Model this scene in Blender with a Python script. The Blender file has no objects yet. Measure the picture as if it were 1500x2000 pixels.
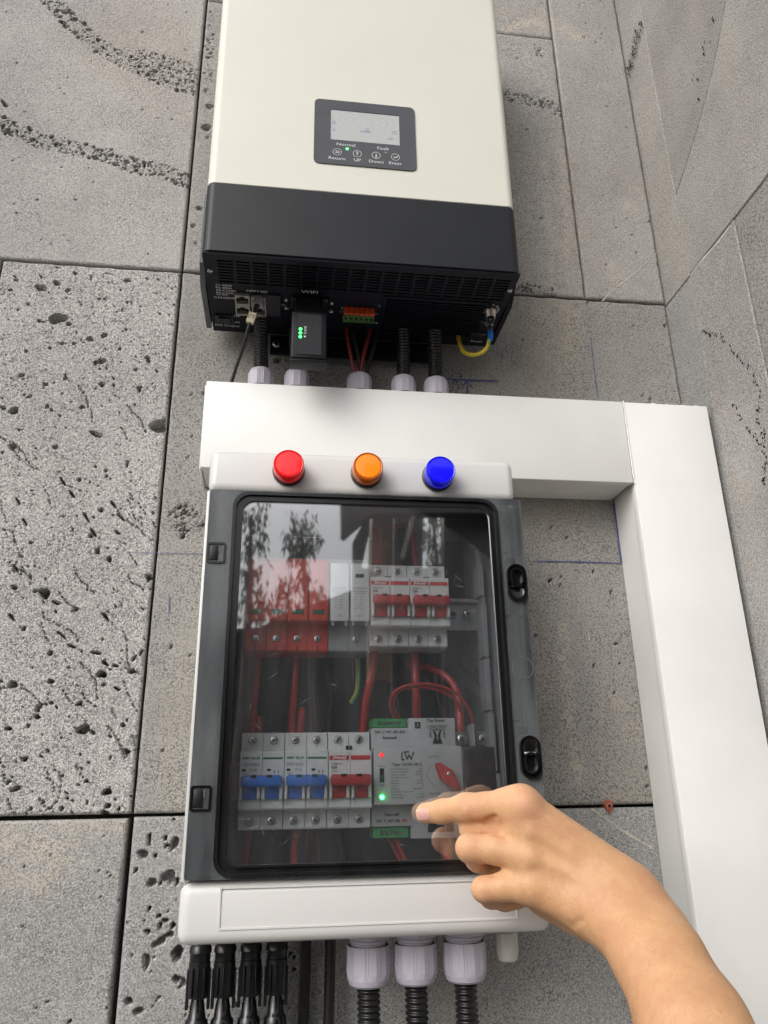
import bpy, bmesh, math, random
import numpy as np
from mathutils import Vector, Matrix
R_ = math.radians
SC = bpy.context.scene
COL = SC.collection
random.seed(7)
RNG = np.random.default_rng(11)

# ------------------------------------------------------------------ camera, world, sun, exposure
YAW, PITCH, ROLL, FPX = R_(7.6803), R_(20.1073), R_(-0.9225), 1485.135
D0 = 0.77                                   # camera stands 0.77 m in front of the wall (wall face is Y = 0)
_f = np.array([math.sin(YAW)*math.cos(PITCH), math.cos(YAW)*math.cos(PITCH), math.sin(PITCH)])
_r = np.array([math.cos(YAW), -math.sin(YAW), 0.0]); _u = np.cross(_r, _f)
_r2 = _r*math.cos(ROLL) + _u*math.sin(ROLL); _u2 = _u*math.cos(ROLL) - _r*math.sin(ROLL)
cam_d = bpy.data.cameras.new("camera"); cam = bpy.data.objects.new("camera", cam_d); COL.objects.link(cam)
cam_d.sensor_fit = 'VERTICAL'; cam_d.sensor_height = 36.0; cam_d.lens = 36.0*FPX/2000.0
cam_d.clip_start = 0.02; cam_d.clip_end = 400
cam.matrix_world = Matrix(((_r2[0], _u2[0], -_f[0], 0), (_r2[1], _u2[1], -_f[1], -D0), (_r2[2], _u2[2], -_f[2], 0), (0, 0, 0, 1)))
SC.camera = cam

SUN_AZ, SUN_EL = R_(-42), R_(34)            # light comes from the front left, high
world = bpy.data.worlds.new("World"); SC.world = world; world.use_nodes = True
wt = world.node_tree; bg = wt.nodes['Background']
sky = wt.nodes.new('ShaderNodeTexSky'); sky.sky_type = 'NISHITA'; sky.sun_disc = False
sky.sun_elevation = SUN_EL; sky.sun_rotation = R_(180) - SUN_AZ + R_(0); sky.air_density = 1.2; sky.dust_density = 4.0; sky.ozone_density = 1.0
hs = wt.nodes.new('ShaderNodeHueSaturation'); hs.inputs['Saturation'].default_value = 0.22
wt.links.new(sky.outputs[0], hs.inputs['Color']); wt.links.new(hs.outputs[0], bg.inputs['Color'])
bg.inputs['Strength'].default_value = 0.15
sun_d = bpy.data.lights.new("sun", 'SUN'); sun_d.energy = 0.65; sun_d.angle = R_(40); sun_d.color = (1.0, 0.97, 0.92)
sun = bpy.data.objects.new("sun", sun_d); COL.objects.link(sun)
_sd = Vector((math.sin(SUN_AZ)*math.cos(SUN_EL), -math.cos(SUN_AZ)*math.cos(SUN_EL), math.sin(SUN_EL)))  # towards the sun
sun.rotation_euler = _sd.to_track_quat('Z', 'Y').to_euler()
SC.view_settings.view_transform = 'Standard'; SC.view_settings.look = 'None'
SC.view_settings.exposure = 0.20; SC.view_settings.gamma = 1.0
SC.render.engine = 'CYCLES'
SC.cycles.max_bounces = 10; SC.cycles.transparent_max_bounces = 16; SC.cycles.glossy_bounces = 4

# ------------------------------------------------------------------ measuring helpers
# a measured image point (in the photograph's 1500 x 2000 px) and its distance d in front of the lens give a real 3-D place
def ray(u, v):
    a = (u-750)/FPX; b = (v-1000)/FPX
    d = _r2*a - _u2*b + _f
    return d/d[1]
def W(u, v, d):
    r = ray(u, v)*d; return Vector((r[0], r[1]-D0, r[2]))
def WZ(u, v, z):
    r = ray(u, v); return W(u, v, z/r[2])
def RF(u, v, t):                            # where a thing seen mirrored in the lid (0.14 m off the wall) really stands
    r = ray(u, v); return Vector((r[0]*(.63+t), -.14-t, r[2]*(.63+t)))

# ------------------------------------------------------------------ materials
def mat(name, col=(.5, .5, .5), rough=.5, metal=0.0, noise=0.0, nscale=60, bump=0.0, bscale=300, spec=.5, emit=None, es=0, coat=0.0, rvar=0.0, sss=0):
    m = bpy.data.materials.new(name); m.use_nodes = True
    nt = m.node_tree; b = nt.nodes['Principled BSDF']
    b.inputs['Base Color'].default_value = (*col, 1); b.inputs['Roughness'].default_value = rough
    b.inputs['Metallic'].default_value = metal; b.inputs['Specular IOR Level'].default_value = spec
    b.inputs['Coat Weight'].default_value = coat
    tc = nt.nodes.new('ShaderNodeTexCoord')
    if noise:
        n = nt.nodes.new('ShaderNodeTexNoise'); n.inputs['Scale'].default_value = nscale; n.inputs['Detail'].default_value = 6
        nt.links.new(tc.outputs['Object'], n.inputs['Vector'])
        mr = nt.nodes.new('ShaderNodeMapRange'); mr.inputs[1].default_value = .3; mr.inputs[2].default_value = .7
        mr.inputs[3].default_value = 1-noise; mr.inputs[4].default_value = 1+noise*.4
        nt.links.new(n.outputs['Fac'], mr.inputs[0])
        mx = nt.nodes.new('ShaderNodeMix'); mx.data_type = 'RGBA'; mx.blend_type = 'MULTIPLY'; mx.inputs[0].default_value = 1
        mx.inputs[6].default_value = (*col, 1); nt.links.new(mr.outputs[0], mx.inputs[7])
        nt.links.new(mx.outputs[2], b.inputs['Base Color'])
        if rvar:
            r2 = nt.nodes.new('ShaderNodeMapRange'); r2.inputs[3].default_value = rough-rvar; r2.inputs[4].default_value = rough+rvar
            nt.links.new(n.outputs['Fac'], r2.inputs[0]); nt.links.new(r2.outputs[0], b.inputs['Roughness'])
    if bump:
        n2 = nt.nodes.new('ShaderNodeTexNoise'); n2.inputs['Scale'].default_value = bscale; n2.inputs['Detail'].default_value = 4
        nt.links.new(tc.outputs['Object'], n2.inputs['Vector'])
        bp = nt.nodes.new('ShaderNodeBump'); bp.inputs['Strength'].default_value = bump; bp.inputs['Distance'].default_value = .001
        nt.links.new(n2.outputs['Fac'], bp.inputs['Height']); nt.links.new(bp.outputs[0], b.inputs['Normal'])
    if emit:
        b.inputs['Emission Color'].default_value = (*emit, 1); b.inputs['Emission Strength'].default_value = es
    return m

def stone_mat(name, base, contrast, stain, seed, grain=1.0, streak=0.0, painted_pore=0.0):
    m = bpy.data.materials.new(name); m.use_nodes = True
    nt = m.node_tree; L = nt.links.new; b = nt.nodes['Principled BSDF']; b.inputs['Roughness'].default_value = .85; b.inputs['Specular IOR Level'].default_value = .25
    tc = nt.nodes.new('ShaderNodeTexCoord'); mp = nt.nodes.new('ShaderNodeMapping'); mp.inputs['Location'].default_value = (seed, seed*1.7, seed*.6)
    L(tc.outputs['Object'], mp.inputs['Vector'])
    def noise(scale, detail=3, rough=.5, dist=0):
        n = nt.nodes.new('ShaderNodeTexNoise'); n.inputs['Scale'].default_value = scale; n.inputs['Detail'].default_value = detail
        n.inputs['Roughness'].default_value = rough; n.inputs['Distortion'].default_value = dist; L(mp.outputs[0], n.inputs['Vector']); return n
    def mr(src, a, bb, c, d):
        n = nt.nodes.new('ShaderNodeMapRange'); n.interpolation_type = 'SMOOTHSTEP'
        for i, x in enumerate((a, bb, c, d)): n.inputs[i+1].default_value = x
        L(src, n.inputs[0]); return n.outputs[0]
    def mixc(fac, ca, cb, bt='MIX'):
        n = nt.nodes.new('ShaderNodeMix'); n.data_type = 'RGBA'; n.blend_type = bt
        for s, i in ((fac, 0), (ca, 6), (cb, 7)):
            if isinstance(s, (int, float)): n.inputs[i].default_value = s
            elif isinstance(s, tuple): n.inputs[i].default_value = (*s, 1)
            else: L(s, n.inputs[i])
        return n.outputs[2]
    big = noise(7, 4, .55)
    c = mixc(mr(big.outputs['Fac'], .38, .62, 0, 1), tuple(x*.9 for x in base), tuple(x*1.08 for x in base))
    st = noise(4.5, 5, .6, .4)
    c = mixc(mr(st.outputs['Fac'], .5, .72, 0, stain), c, (base[0]*1.15, base[1]*1.0, base[2]*.82))
    at2 = nt.nodes.new('ShaderNodeAttribute'); at2.attribute_name = 'stain'
    sn = noise(90, 5, .7); sm_ = nt.nodes.new('ShaderNodeMath'); sm_.operation = 'MULTIPLY'; L(at2.outputs['Fac'], sm_.inputs[0]); L(mr(sn.outputs['Fac'], .35, .6, .35, 1), sm_.inputs[1])
    c = mixc(sm_.outputs[0], c, (.62, .53, .43))
    if streak:
        n = nt.nodes.new('ShaderNodeTexNoise'); m2 = nt.nodes.new('ShaderNodeMapping'); m2.inputs['Scale'].default_value = (16, 16, 1.6)
        L(mp.outputs[0], m2.inputs['Vector']); L(m2.outputs[0], n.inputs['Vector']); n.inputs['Scale'].default_value = 1; n.inputs['Detail'].default_value = 3
        c = mixc(mr(n.outputs['Fac'], .52, .7, 0, streak), c, (base[0]*1.3, base[1]*1.17, base[2]*1.0))
    g1 = noise(560*grain, 2, .6, .6); g2 = noise(1150*grain, 2, .5)
    patch = noise(24, 3, .6)                  # grain gets coarser and finer from patch to patch
    pf0 = mr(patch.outputs['Fac'], .35, .65, .55, 1.0)
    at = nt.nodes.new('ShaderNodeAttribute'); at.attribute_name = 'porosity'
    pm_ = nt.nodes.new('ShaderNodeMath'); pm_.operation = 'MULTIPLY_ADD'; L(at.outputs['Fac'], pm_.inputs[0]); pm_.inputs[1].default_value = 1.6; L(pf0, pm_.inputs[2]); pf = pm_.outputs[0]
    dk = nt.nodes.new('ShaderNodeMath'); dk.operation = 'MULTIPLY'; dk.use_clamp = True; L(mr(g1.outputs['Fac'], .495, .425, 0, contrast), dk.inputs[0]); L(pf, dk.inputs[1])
    c = mixc(dk.outputs[0], c, (base[0]*.3, base[1]*.3, base[2]*.31))
    c = mixc(mr(g2.outputs['Fac'], .54, .64, 0, contrast*.8), c, (base[0]*1.7, base[1]*1.68, base[2]*1.62))
    c = mixc(mr(g2.outputs['Fac'], .44, .35, 0, contrast*.9), c, (base[0]*.36, base[1]*.36, base[2]*.37))
    L(c, b.inputs['Base Color'])
    bp = nt.nodes.new('ShaderNodeBump'); bp.inputs['Strength'].default_value = .7; bp.inputs['Distance'].default_value = .0016
    L(g1.outputs['Fac'], bp.inputs['Height']); L(bp.outputs[0], b.inputs['Normal'])
    return m

ST_SMOOTH = stone_mat('stone_smooth', (.42, .404, .388), .6, .25, 3.1, .8)
ST_POROUS = stone_mat('stone_porous', (.45, .435, .42), 1.0, .10, 8.3, .85)
ST_MID = stone_mat('stone_middle', (.325, .316, .298), .8, .30, 5.5, .8, streak=.35)
ST_COL = stone_mat('stone_column', (.36, .348, .332), .6, .2, 14.5, .85, streak=.2)
ST_RET = stone_mat('stone_return', (.385, .373, .356), .62, .18, 21.0, .9, streak=.25)
ST_LOW = stone_mat('stone_low', (.385, .382, .372), .66, .12, 31.0, .9)
MORTAR = mat('mortar', (.09, .085, .08), .95, bump=.5, bscale=300, noise=.3)
M = {}
M['cream'] = mat('cream_paint', (.74, .735, .655), .42, noise=.03, nscale=8, bump=.10, bscale=900)
M['trunk'] = mat('white_pvc', (.81, .81, .79), .36, noise=.07, nscale=9, bump=.06, bscale=40, rvar=.08)
M['abs'] = mat('white_abs', (.70, .69, .675), .22, noise=.03, nscale=10, bump=.03, bscale=120, rvar=.06)
M['abs_in'] = mat('grey_abs_inside', (.22, .23, .235), .5, noise=.1)
M['backplate'] = mat('box_back', (.06, .067, .075), .6, noise=.3, nscale=14)
M['darkcover'] = mat('dark_grey_paint', (.014, .0155, .019), .42, spec=.35, noise=.15, nscale=30, bump=.15, bscale=1200)
M['chassis'] = mat('black_chassis', (.006, .0075, .014), .5, spec=.25, noise=.2, nscale=50, bump=.2, bscale=1500)
M['flange'] = mat('grey_flange', (.12, .13, .145), .45, noise=.1)
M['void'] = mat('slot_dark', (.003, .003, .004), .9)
M['glandp'] = mat('lilac_nylon', (.52, .49, .57), .38, noise=.05, nscale=40, bump=.05)
M['glandw'] = mat('grey_white_nylon', (.58, .57, .52), .4, noise=.05)
M['conduit'] = mat('black_conduit', (.014, .014, .015), .32, noise=.3, nscale=80)
M['rubber'] = mat('black_cable', (.02, .02, .02), .5, noise=.3)
M['black'] = mat('black_plastic', (.012, .012, .013), .3, noise=.2, rvar=.1)
M['blackg'] = mat('black_gloss', (.008, .008, .009), .12)
M['dongle'] = mat('dongle_black', (.006, .007, .009), .45, spec=.25, noise=.1)
M['dongle_face'] = mat('dongle_face', (.012, .013, .016), .38, spec=.35, noise=.1)
M['metal'] = mat('zinc_screw', (.62, .61, .58), .28, metal=1, noise=.25, nscale=300, bump=.2)
M['rail'] = mat('zinc_rail', (.55, .56, .57), .35, metal=.7, noise=.2)
M['brass'] = mat('nickel_thread', (.6, .56, .5), .3, metal=1, noise=.2, nscale=200)
M['modw'] = mat('breaker_white', (.66, .665, .645), .38, noise=.05, nscale=60, bump=.05)
M['modats'] = mat('transfer_switch_grey', (.40, .415, .41), .4, noise=.08)
M['modg'] = mat('breaker_grey', (.30, .305, .305), .42, noise=.08)
M['modd'] = mat('contactor_dark', (.018, .010, .010), .35, noise=.1)
M['blue'] = mat('toggle_blue', (.02, .13, .50), .35, noise=.06)
M['red'] = mat('toggle_red', (.42, .03, .03), .35, noise=.06)
M['spd'] = mat('arrester_red', (.62, .05, .025), .38, noise=.06)
M['redwire'] = mat('red_wire', (.40, .022, .02), .35, noise=.12)
M['yel'] = mat('yellow_sheath', (.66, .48, .03), .4, noise=.1)
M['grn'] = mat('green_sheath', (.05, .30, .10), .4, noise=.1)
M['tgreen'] = mat('terminal_green', (.05, .30, .10), .4, noise=.1)
M['tgreen2'] = mat('terminal_olive', (.06, .14, .04), .4, noise=.1)
M['orange'] = mat('terminal_orange', (.62, .075, .02), .45)
M['redwire_shade'] = mat('red_wire_shaded', (.20, .012, .012), .4, noise=.12)  # darker copy of the red wire; shade under the inverter put into its colour
M['lug'] = mat('blue_sleeve', (.01, .16, .62), .4)
M['print'] = mat('black_print', (.03, .03, .035), .6)
M['printw'] = mat('white_print', (.72, .72, .72), .6)
M['printr'] = mat('red_print', (.55, .03, .04), .5)
M['printg'] = mat('green_print', (.015, .17, .05), .5)
M['greyprint'] = mat('grey_print', (.14, .14, .15), .6)
M['tag'] = mat('cream_tag', (.72, .64, .46), .5, noise=.05)
M['port'] = mat('port_shield', (.42, .40, .36), .4, metal=.3, noise=.15)
M['clearplug'] = mat('clear_plug', (.30, .31, .32), .15)
M['purple'] = mat('blank_cover', (.035, .028, .04), .5)
M['pen'] = mat('blue_marker', (.075, .085, .24), .7)
M['chalk'] = mat('chalk_scratch', (.58, .55, .48), .9, noise=.3, nscale=400)
M['plug'] = mat('red_wall_plug', (.42, .12, .07), .6, noise=.3, nscale=300)
M['panel'] = mat('display_film', (.085, .088, .098), .16, noise=.12, nscale=40)
M['nail'] = mat('finger_nail', (.64, .37, .31), .26)
M['win_green'] = mat('status_window', (.035, .09, .05), .25)
M['ledg'] = mat('led_green_lit', (.1, .9, .2), .3, emit=(.08, 1.0, .18), es=3.0)
M['ledg2'] = mat('led_green_bright', (.1, .9, .2), .3, emit=(.03, 1.0, .10), es=5.0)
M['ledr'] = mat('led_red_bright', (.9, .05, .05), .3, emit=(1.0, .01, .015), es=2.2)
M['lens_off'] = mat('led_off', (.3, .3, .3), .3)
def lens_mat(name, col, es):
    m = mat(name, col, .16, coat=.35, emit=col, es=es)
    return m
M['lens_r'] = lens_mat('lens_red', (.70, .006, .010), .16); M['face_r'] = lens_mat('lens_face_red', (.88, .015, .02), .55)
M['lens_a'] = lens_mat('lens_amber', (.55, .10, .002), .05); M['face_a'] = lens_mat('lens_face_amber', (.92, .26, .006), .18)
M['lens_b'] = lens_mat('lens_blue', (.004, .003, .60), .25); M['face_b'] = lens_mat('lens_face_blue', (.004, .003, .88), .80); M['ledats'] = mat('led_green_strong', (.1, .9, .2), .3, emit=(.04, 1.0, .12), es=22.0)
def tinted(name, tint, gloss_rough=.015, haze=.06, hazecol=(.4, .42, .45), bump=.0, ior=1.5):
    m = bpy.data.materials.new(name); m.use_nodes = True; nt = m.node_tree; nt.nodes.clear(); L = nt.links.new
    o = nt.nodes.new('ShaderNodeOutputMaterial'); t = nt.nodes.new('ShaderNodeBsdfTransparent'); t.inputs[0].default_value = (*tint, 1)
    d = nt.nodes.new('ShaderNodeBsdfDiffuse'); d.inputs[0].default_value = (*hazecol, 1)
    g = nt.nodes.new('ShaderNodeBsdfGlossy'); g.inputs['Roughness'].default_value = gloss_rough; g.inputs[0].default_value = (1, 1, 1, 1)
    fr = nt.nodes.new('ShaderNodeFresnel'); fr.inputs[0].default_value = ior
    tc = nt.nodes.new('ShaderNodeTexCoord'); n = nt.nodes.new('ShaderNodeTexNoise'); n.inputs['Scale'].default_value = 18; n.inputs['Detail'].default_value = 5
    mp = nt.nodes.new('ShaderNodeMapping'); mp.inputs['Scale'].default_value = (3, 3, .6); L(tc.outputs['Object'], mp.inputs[0]); L(mp.outputs[0], n.inputs['Vector'])
    mr = nt.nodes.new('ShaderNodeMapRange'); mr.inputs[1].default_value = .35; mr.inputs[2].default_value = .75; mr.inputs[3].default_value = haze*.5; mr.inputs[4].default_value = haze*1.6
    L(n.outputs['Fac'], mr.inputs[0])
    m1 = nt.nodes.new('ShaderNodeMixShader'); L(mr.outputs[0], m1.inputs[0]); L(t.outputs[0], m1.inputs[1]); L(d.outputs[0], m1.inputs[2])
    m2 = nt.nodes.new('ShaderNodeMixShader'); L(fr.outputs[0], m2.inputs[0]); L(m1.outputs[0], m2.inputs[1]); L(g.outputs[0], m2.inputs[2])
    if bump:
        n2 = nt.nodes.new('ShaderNodeTexNoise'); n2.inputs['Scale'].default_value = 9; n2.inputs['Detail'].default_value = 1; L(tc.outputs['Object'], n2.inputs['Vector'])
        bp = nt.nodes.new('ShaderNodeBump'); bp.inputs['Strength'].default_value = bump; bp.inputs['Distance'].default_value = .001
        L(n2.outputs['Fac'], bp.inputs['Height']); L(bp.outputs[0], g.inputs['Normal']); L(bp.outputs[0], fr.inputs['Normal'])
    L(m2.outputs[0], o.inputs[0]); return m
M['tint'] = tinted('smoked_plastic', (.66, .68, .70), .16, .42, (.20, .215, .225))
M['tint_dark'] = tinted('smoked_plastic_thick', (.07, .075, .09), .22, .03)
M['pane'] = tinted('smoked_window', (.93, .945, .96), .025, .034, (.55, .55, .57), bump=.16, ior=2.6)

# ------------------------------------------------------------------ mesh building
def rot_frame(x, y):
    x = Vector(x).normalized(); z = x.cross(Vector(y)).normalized(); y = z.cross(x)
    return Matrix((x, y, z)).transposed()
class MB:
    def __init__(s): s.v = []; s.f = []; s.sm = []
    def add(s, vs, fs, smooth=False):
        o = len(s.v); s.v += [tuple(v) for v in vs]; s.f += [tuple(i+o for i in f) for f in fs]; s.sm += [smooth]*len(fs); return s
    def box(s, x0, x1, y0, y1, z0, z1, bev=0, seg=2):
        if not bev:
            vs = [(x, y, z) for x in (x0, x1) for y in (y0, y1) for z in (z0, z1)]
            return s.add(vs, [(0, 1, 3, 2), (4, 6, 7, 5), (0, 4, 5, 1), (2, 3, 7, 6), (0, 2, 6, 4), (1, 5, 7, 3)])
        bm = bmesh.new(); bmesh.ops.create_cube(bm, size=1)
        for v in bm.verts: v.co = Vector(((x0+x1)/2+v.co.x*(x1-x0), (y0+y1)/2+v.co.y*(y1-y0), (z0+z1)/2+v.co.z*(z1-z0)))
        bmesh.ops.bevel(bm, geom=bm.edges[:], offset=min(bev, .49*min(x1-x0, y1-y0, z1-z0)), segments=seg, profile=.5, affect='EDGES')
        bm.verts.index_update(); s.add([v.co.copy() for v in bm.verts], [[v.index for v in f.verts] for f in bm.faces], True); bm.free(); return s
    def lathe(s, base, axis, prof, n=24, smooth=True, cap=True, flat=None):
        """prof: list of (height along axis, radius[, sides factor])"""
        axis = Vector(axis).normalized(); t = Vector((0, 0, 1)) if abs(axis.z) < .9 else Vector((1, 0, 0))
        e1 = axis.cross(t).normalized(); e2 = axis.cross(e1); base = Vector(base); vs = []; fs = []
        for h, r in prof:
            for i in range(n):
                a = 2*math.pi*i/n
                vs.append(base+axis*h+(e1*math.cos(a)+e2*math.sin(a))*r)
        for k in range(len(prof)-1):
            for i in range(n):
                j = (i+1) % n; fs.append((k*n+i, k*n+j, (k+1)*n+j, (k+1)*n+i))
        if cap: fs.append(tuple(range(n-1, -1, -1))); fs.append(tuple((len(prof)-1)*n+i for i in range(n)))
        return s.add(vs, fs, smooth)
    def tube(s, pts, r, n=12, sub=6, smooth=True, rf=None):
        P = catmull(pts, sub); N = len(P); vs = []; fs = []; prev = None
        for i in range(N):
            t = (P[min(i+1, N-1)]-P[max(i-1, 0)]).normalized()
            if prev is None: e = t.orthogonal().normalized()
            else: e = (prev - t*prev.dot(t)).normalized()
            prev = e; b = t.cross(e); rr = rf(i/(N-1)) if rf else r
            for k in range(n):
                a = 2*math.pi*k/n; vs.append(P[i]+(e*math.cos(a)+b*math.sin(a))*rr)
        for i in range(N-1):
            for k in range(n):
                j = (k+1) % n; fs.append((i*n+k, i*n+j, (i+1)*n+j, (i+1)*n+k))
        fs.append(tuple(range(n-1, -1, -1))); fs.append(tuple((N-1)*n+i for i in range(n)))
        return s.add(vs, fs, smooth)
    def prism(s, poly, fr, h0, h1, smooth=False):
        """poly in the plane of frame fr=(origin, xdir, ydir); extruded along xdir x ydir from h0 to h1"""
        o, x, y = Vector(fr[0]), Vector(fr[1]), Vector(fr[2]); z = x.cross(y).normalized(); n = len(poly)
        vs = [o+x*a+y*b+z*h0 for a, b in poly]+[o+x*a+y*b+z*h1 for a, b in poly]
        fs = [tuple(range(n-1, -1, -1)), tuple(range(n, 2*n))]+[(i, (i+1) % n, n+(i+1) % n, n+i) for i in range(n)]
        return s.add(vs, fs, smooth)
    def ring(s, lo, li, y0, y1, smooth=False):
        """ring between two matching loops (X, Z) from front y0 to back y1"""
        n = len(lo); vs = [(a, y0, b) for a, b in lo]+[(a, y0, b) for a, b in li]+[(a, y1, b) for a, b in lo]+[(a, y1, b) for a, b in li]; fs = []
        for i in range(n):
            j = (i+1) % n
            fs += [(i, j, n+j, n+i), (2*n+j, 2*n+i, 3*n+i, 3*n+j), (j, i, 2*n+i, 2*n+j), (n+i, n+j, 3*n+j, 3*n+i)]
        return s.add(vs, fs, smooth)
    def build(s, name, m, parent=None, auto=True, ang=38):
        me = bpy.data.meshes.new(name); me.from_pydata(s.v, [], s.f); me.update()
        bm = bmesh.new(); bm.from_mesh(me); bmesh.ops.recalc_face_normals(bm, faces=bm.faces[:]); bm.to_mesh(me); bm.free()
        me.polygons.foreach_set('use_smooth', s.sm)
        if auto and any(s.sm): me.set_sharp_from_angle(angle=R_(ang))
        me.materials.append(m); o = bpy.data.objects.new(name, me); COL.objects.link(o)
        if parent is not None:
            o.parent = parent
        return o
def catmull(pts, sub):
    P = [Vector(p) for p in pts]
    if len(P) == 2: return P
    Q = [P[0]*2-P[1]]+P+[P[-1]*2-P[-2]]; out = []
    for i in range(1, len(Q)-2):
        for k in range(sub):
            t = k/sub; a, b, c, d = Q[i-1], Q[i], Q[i+1], Q[i+2]
            out.append(.5*((2*b)+(c-a)*t+(2*a-5*b+4*c-d)*t*t+(3*b-a-3*c+d)*t**3))
    out.append(P[-1]); return out
def rrect(x0, x1, z0, z1, r, k=6):
    out = []
    for cx, cz, a0 in ((x1-r, z1-r, 0), (x0+r, z1-r, 90), (x0+r, z0+r, 180), (x1-r, z0+r, 270)):
        for i in range(k+1):
            a = R_(a0+90*i/k); out.append((cx+r*math.cos(a), cz+r*math.sin(a)))
    return out
def thing(name, label, cat, group=None):
    o = bpy.data.objects.new(name, None); o.empty_display_size = .02; COL.objects.link(o)
    o['label'] = label; o['category'] = cat
    if group: o['group'] = group
    return o
def tag(o, label, cat, group=None, kind=None):
    o['label'] = label; o['category'] = cat
    if group: o['group'] = group
    if kind: o['kind'] = kind
    return o
def rebase(o, loc):
    """move the empty of a finished thing to its base, its parts stay where they are"""
    loc = Vector(loc); o.location = loc
    for c in o.children: c.matrix_parent_inverse = Matrix.Translation(-loc)
def copy_thing(src, delta, label=None, group=None):
    r = src.copy(); COL.objects.link(r); r.location = src.location+Vector(delta)
    if label: r['label'] = label
    if group: r['group'] = group
    def rec(a, b):
        for c in list(a.children):
            d = c.copy(); COL.objects.link(d); d.parent = b; d.matrix_parent_inverse = c.matrix_parent_inverse.copy(); rec(c, d)
    rec(src, r); return r
FX = ((1, 0, 0), (0, 0, 1))                 # frame of everything facing the camera: x right, y up
def text(s, at, size, m, parent, xd=(1, 0, 0), yd=(0, 0, 1), align='CENTER', name='lettering', bold=0.0, sx=1.0, sp=1.0):
    cu = bpy.data.curves.new('t', 'FONT'); cu.body = s; cu.size = size; cu.align_x = align; cu.align_y = 'CENTER'; cu.offset = bold; cu.resolution_u = 3
    cu.space_character = sp; cu.space_line = .85
    ob = bpy.data.objects.new('t', cu); me = bpy.data.meshes.new_from_object(ob)
    x = Vector(xd).normalized(); y = Vector(yd).normalized(); z = x.cross(y)
    mt = Matrix(((x.x, y.x, z.x, at[0]), (x.y, y.y, z.y, at[1]), (x.z, y.z, z.z, at[2]), (0, 0, 0, 1))) @ Matrix.Diagonal((sx, 1, 1, 1))
    me.transform(mt); me.name = name; me.materials.clear(); me.materials.append(m)
    bpy.data.objects.remove(ob); bpy.data.curves.remove(cu)
    o = bpy.data.objects.new(name, me); COL.objects.link(o)
    if parent is not None: o.parent = parent
    return o
def screw(parent, c, axis, r, name='screw', m=None, depth=.0025, cross=True):
    """pan-head screw with a painted dark crosshead slot"""
    mb = MB(); axis = Vector(axis).normalized(); c = Vector(c)
    mb.lathe(c-axis*depth, axis, [(0, r), (depth*.7, r), (depth*1.2, r*.8), (depth*1.4, r*.5)], 18)
    o = mb.build(name, m or M['metal'], parent)
    if cross:
        e1 = axis.orthogonal().normalized(); e1 = Matrix.Rotation(random.random()*3, 3, axis) @ e1; e2 = axis.cross(e1); mc = MB()
        for a, b in ((e1, e2), (e2, e1)):
            k = r*.62; w = r*.13
            p = [c+axis*(depth*.46)+a*sx*k+b*sy*w for sx, sy in ((-1, -1), (1, -1), (1, 1), (-1, 1))]
            if a is e2: p = [q-axis*.00005 for q in p]
            mc.add(p+[q-axis*.0006 for q in p], [(0, 1, 2, 3), (7, 6, 5, 4), (0, 4, 5, 1), (1, 5, 6, 2), (2, 6, 7, 3), (3, 7, 4, 0)])
        s = mc.build('screw_slot', M['void'], None); s.parent = o  # near-black bars on the head paint the shade of a cross slot
    return o

# ------------------------------------------------------------------ the stone-clad wall: real slabs with open joints, pits cut into their faces
def wl(u, v):
    p = W(u, v, D0); return p.x, p.z
WALL = thing('stone_wall', 'grey basalt slab wall that carries the power boxes, with open dark joints', 'wall')
RET = thing('return_wall', 'grey stone wall corner turning towards the viewer on the right', 'wall')
MB().box(-1.3, .50, .031, .09, -1.5, 2.2).build('mortar_bed', MORTAR, WALL)
MB().box(.503, .56, -.5, .031, -1.5, 2.2).build('mortar_bed', MORTAR, RET)

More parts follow.
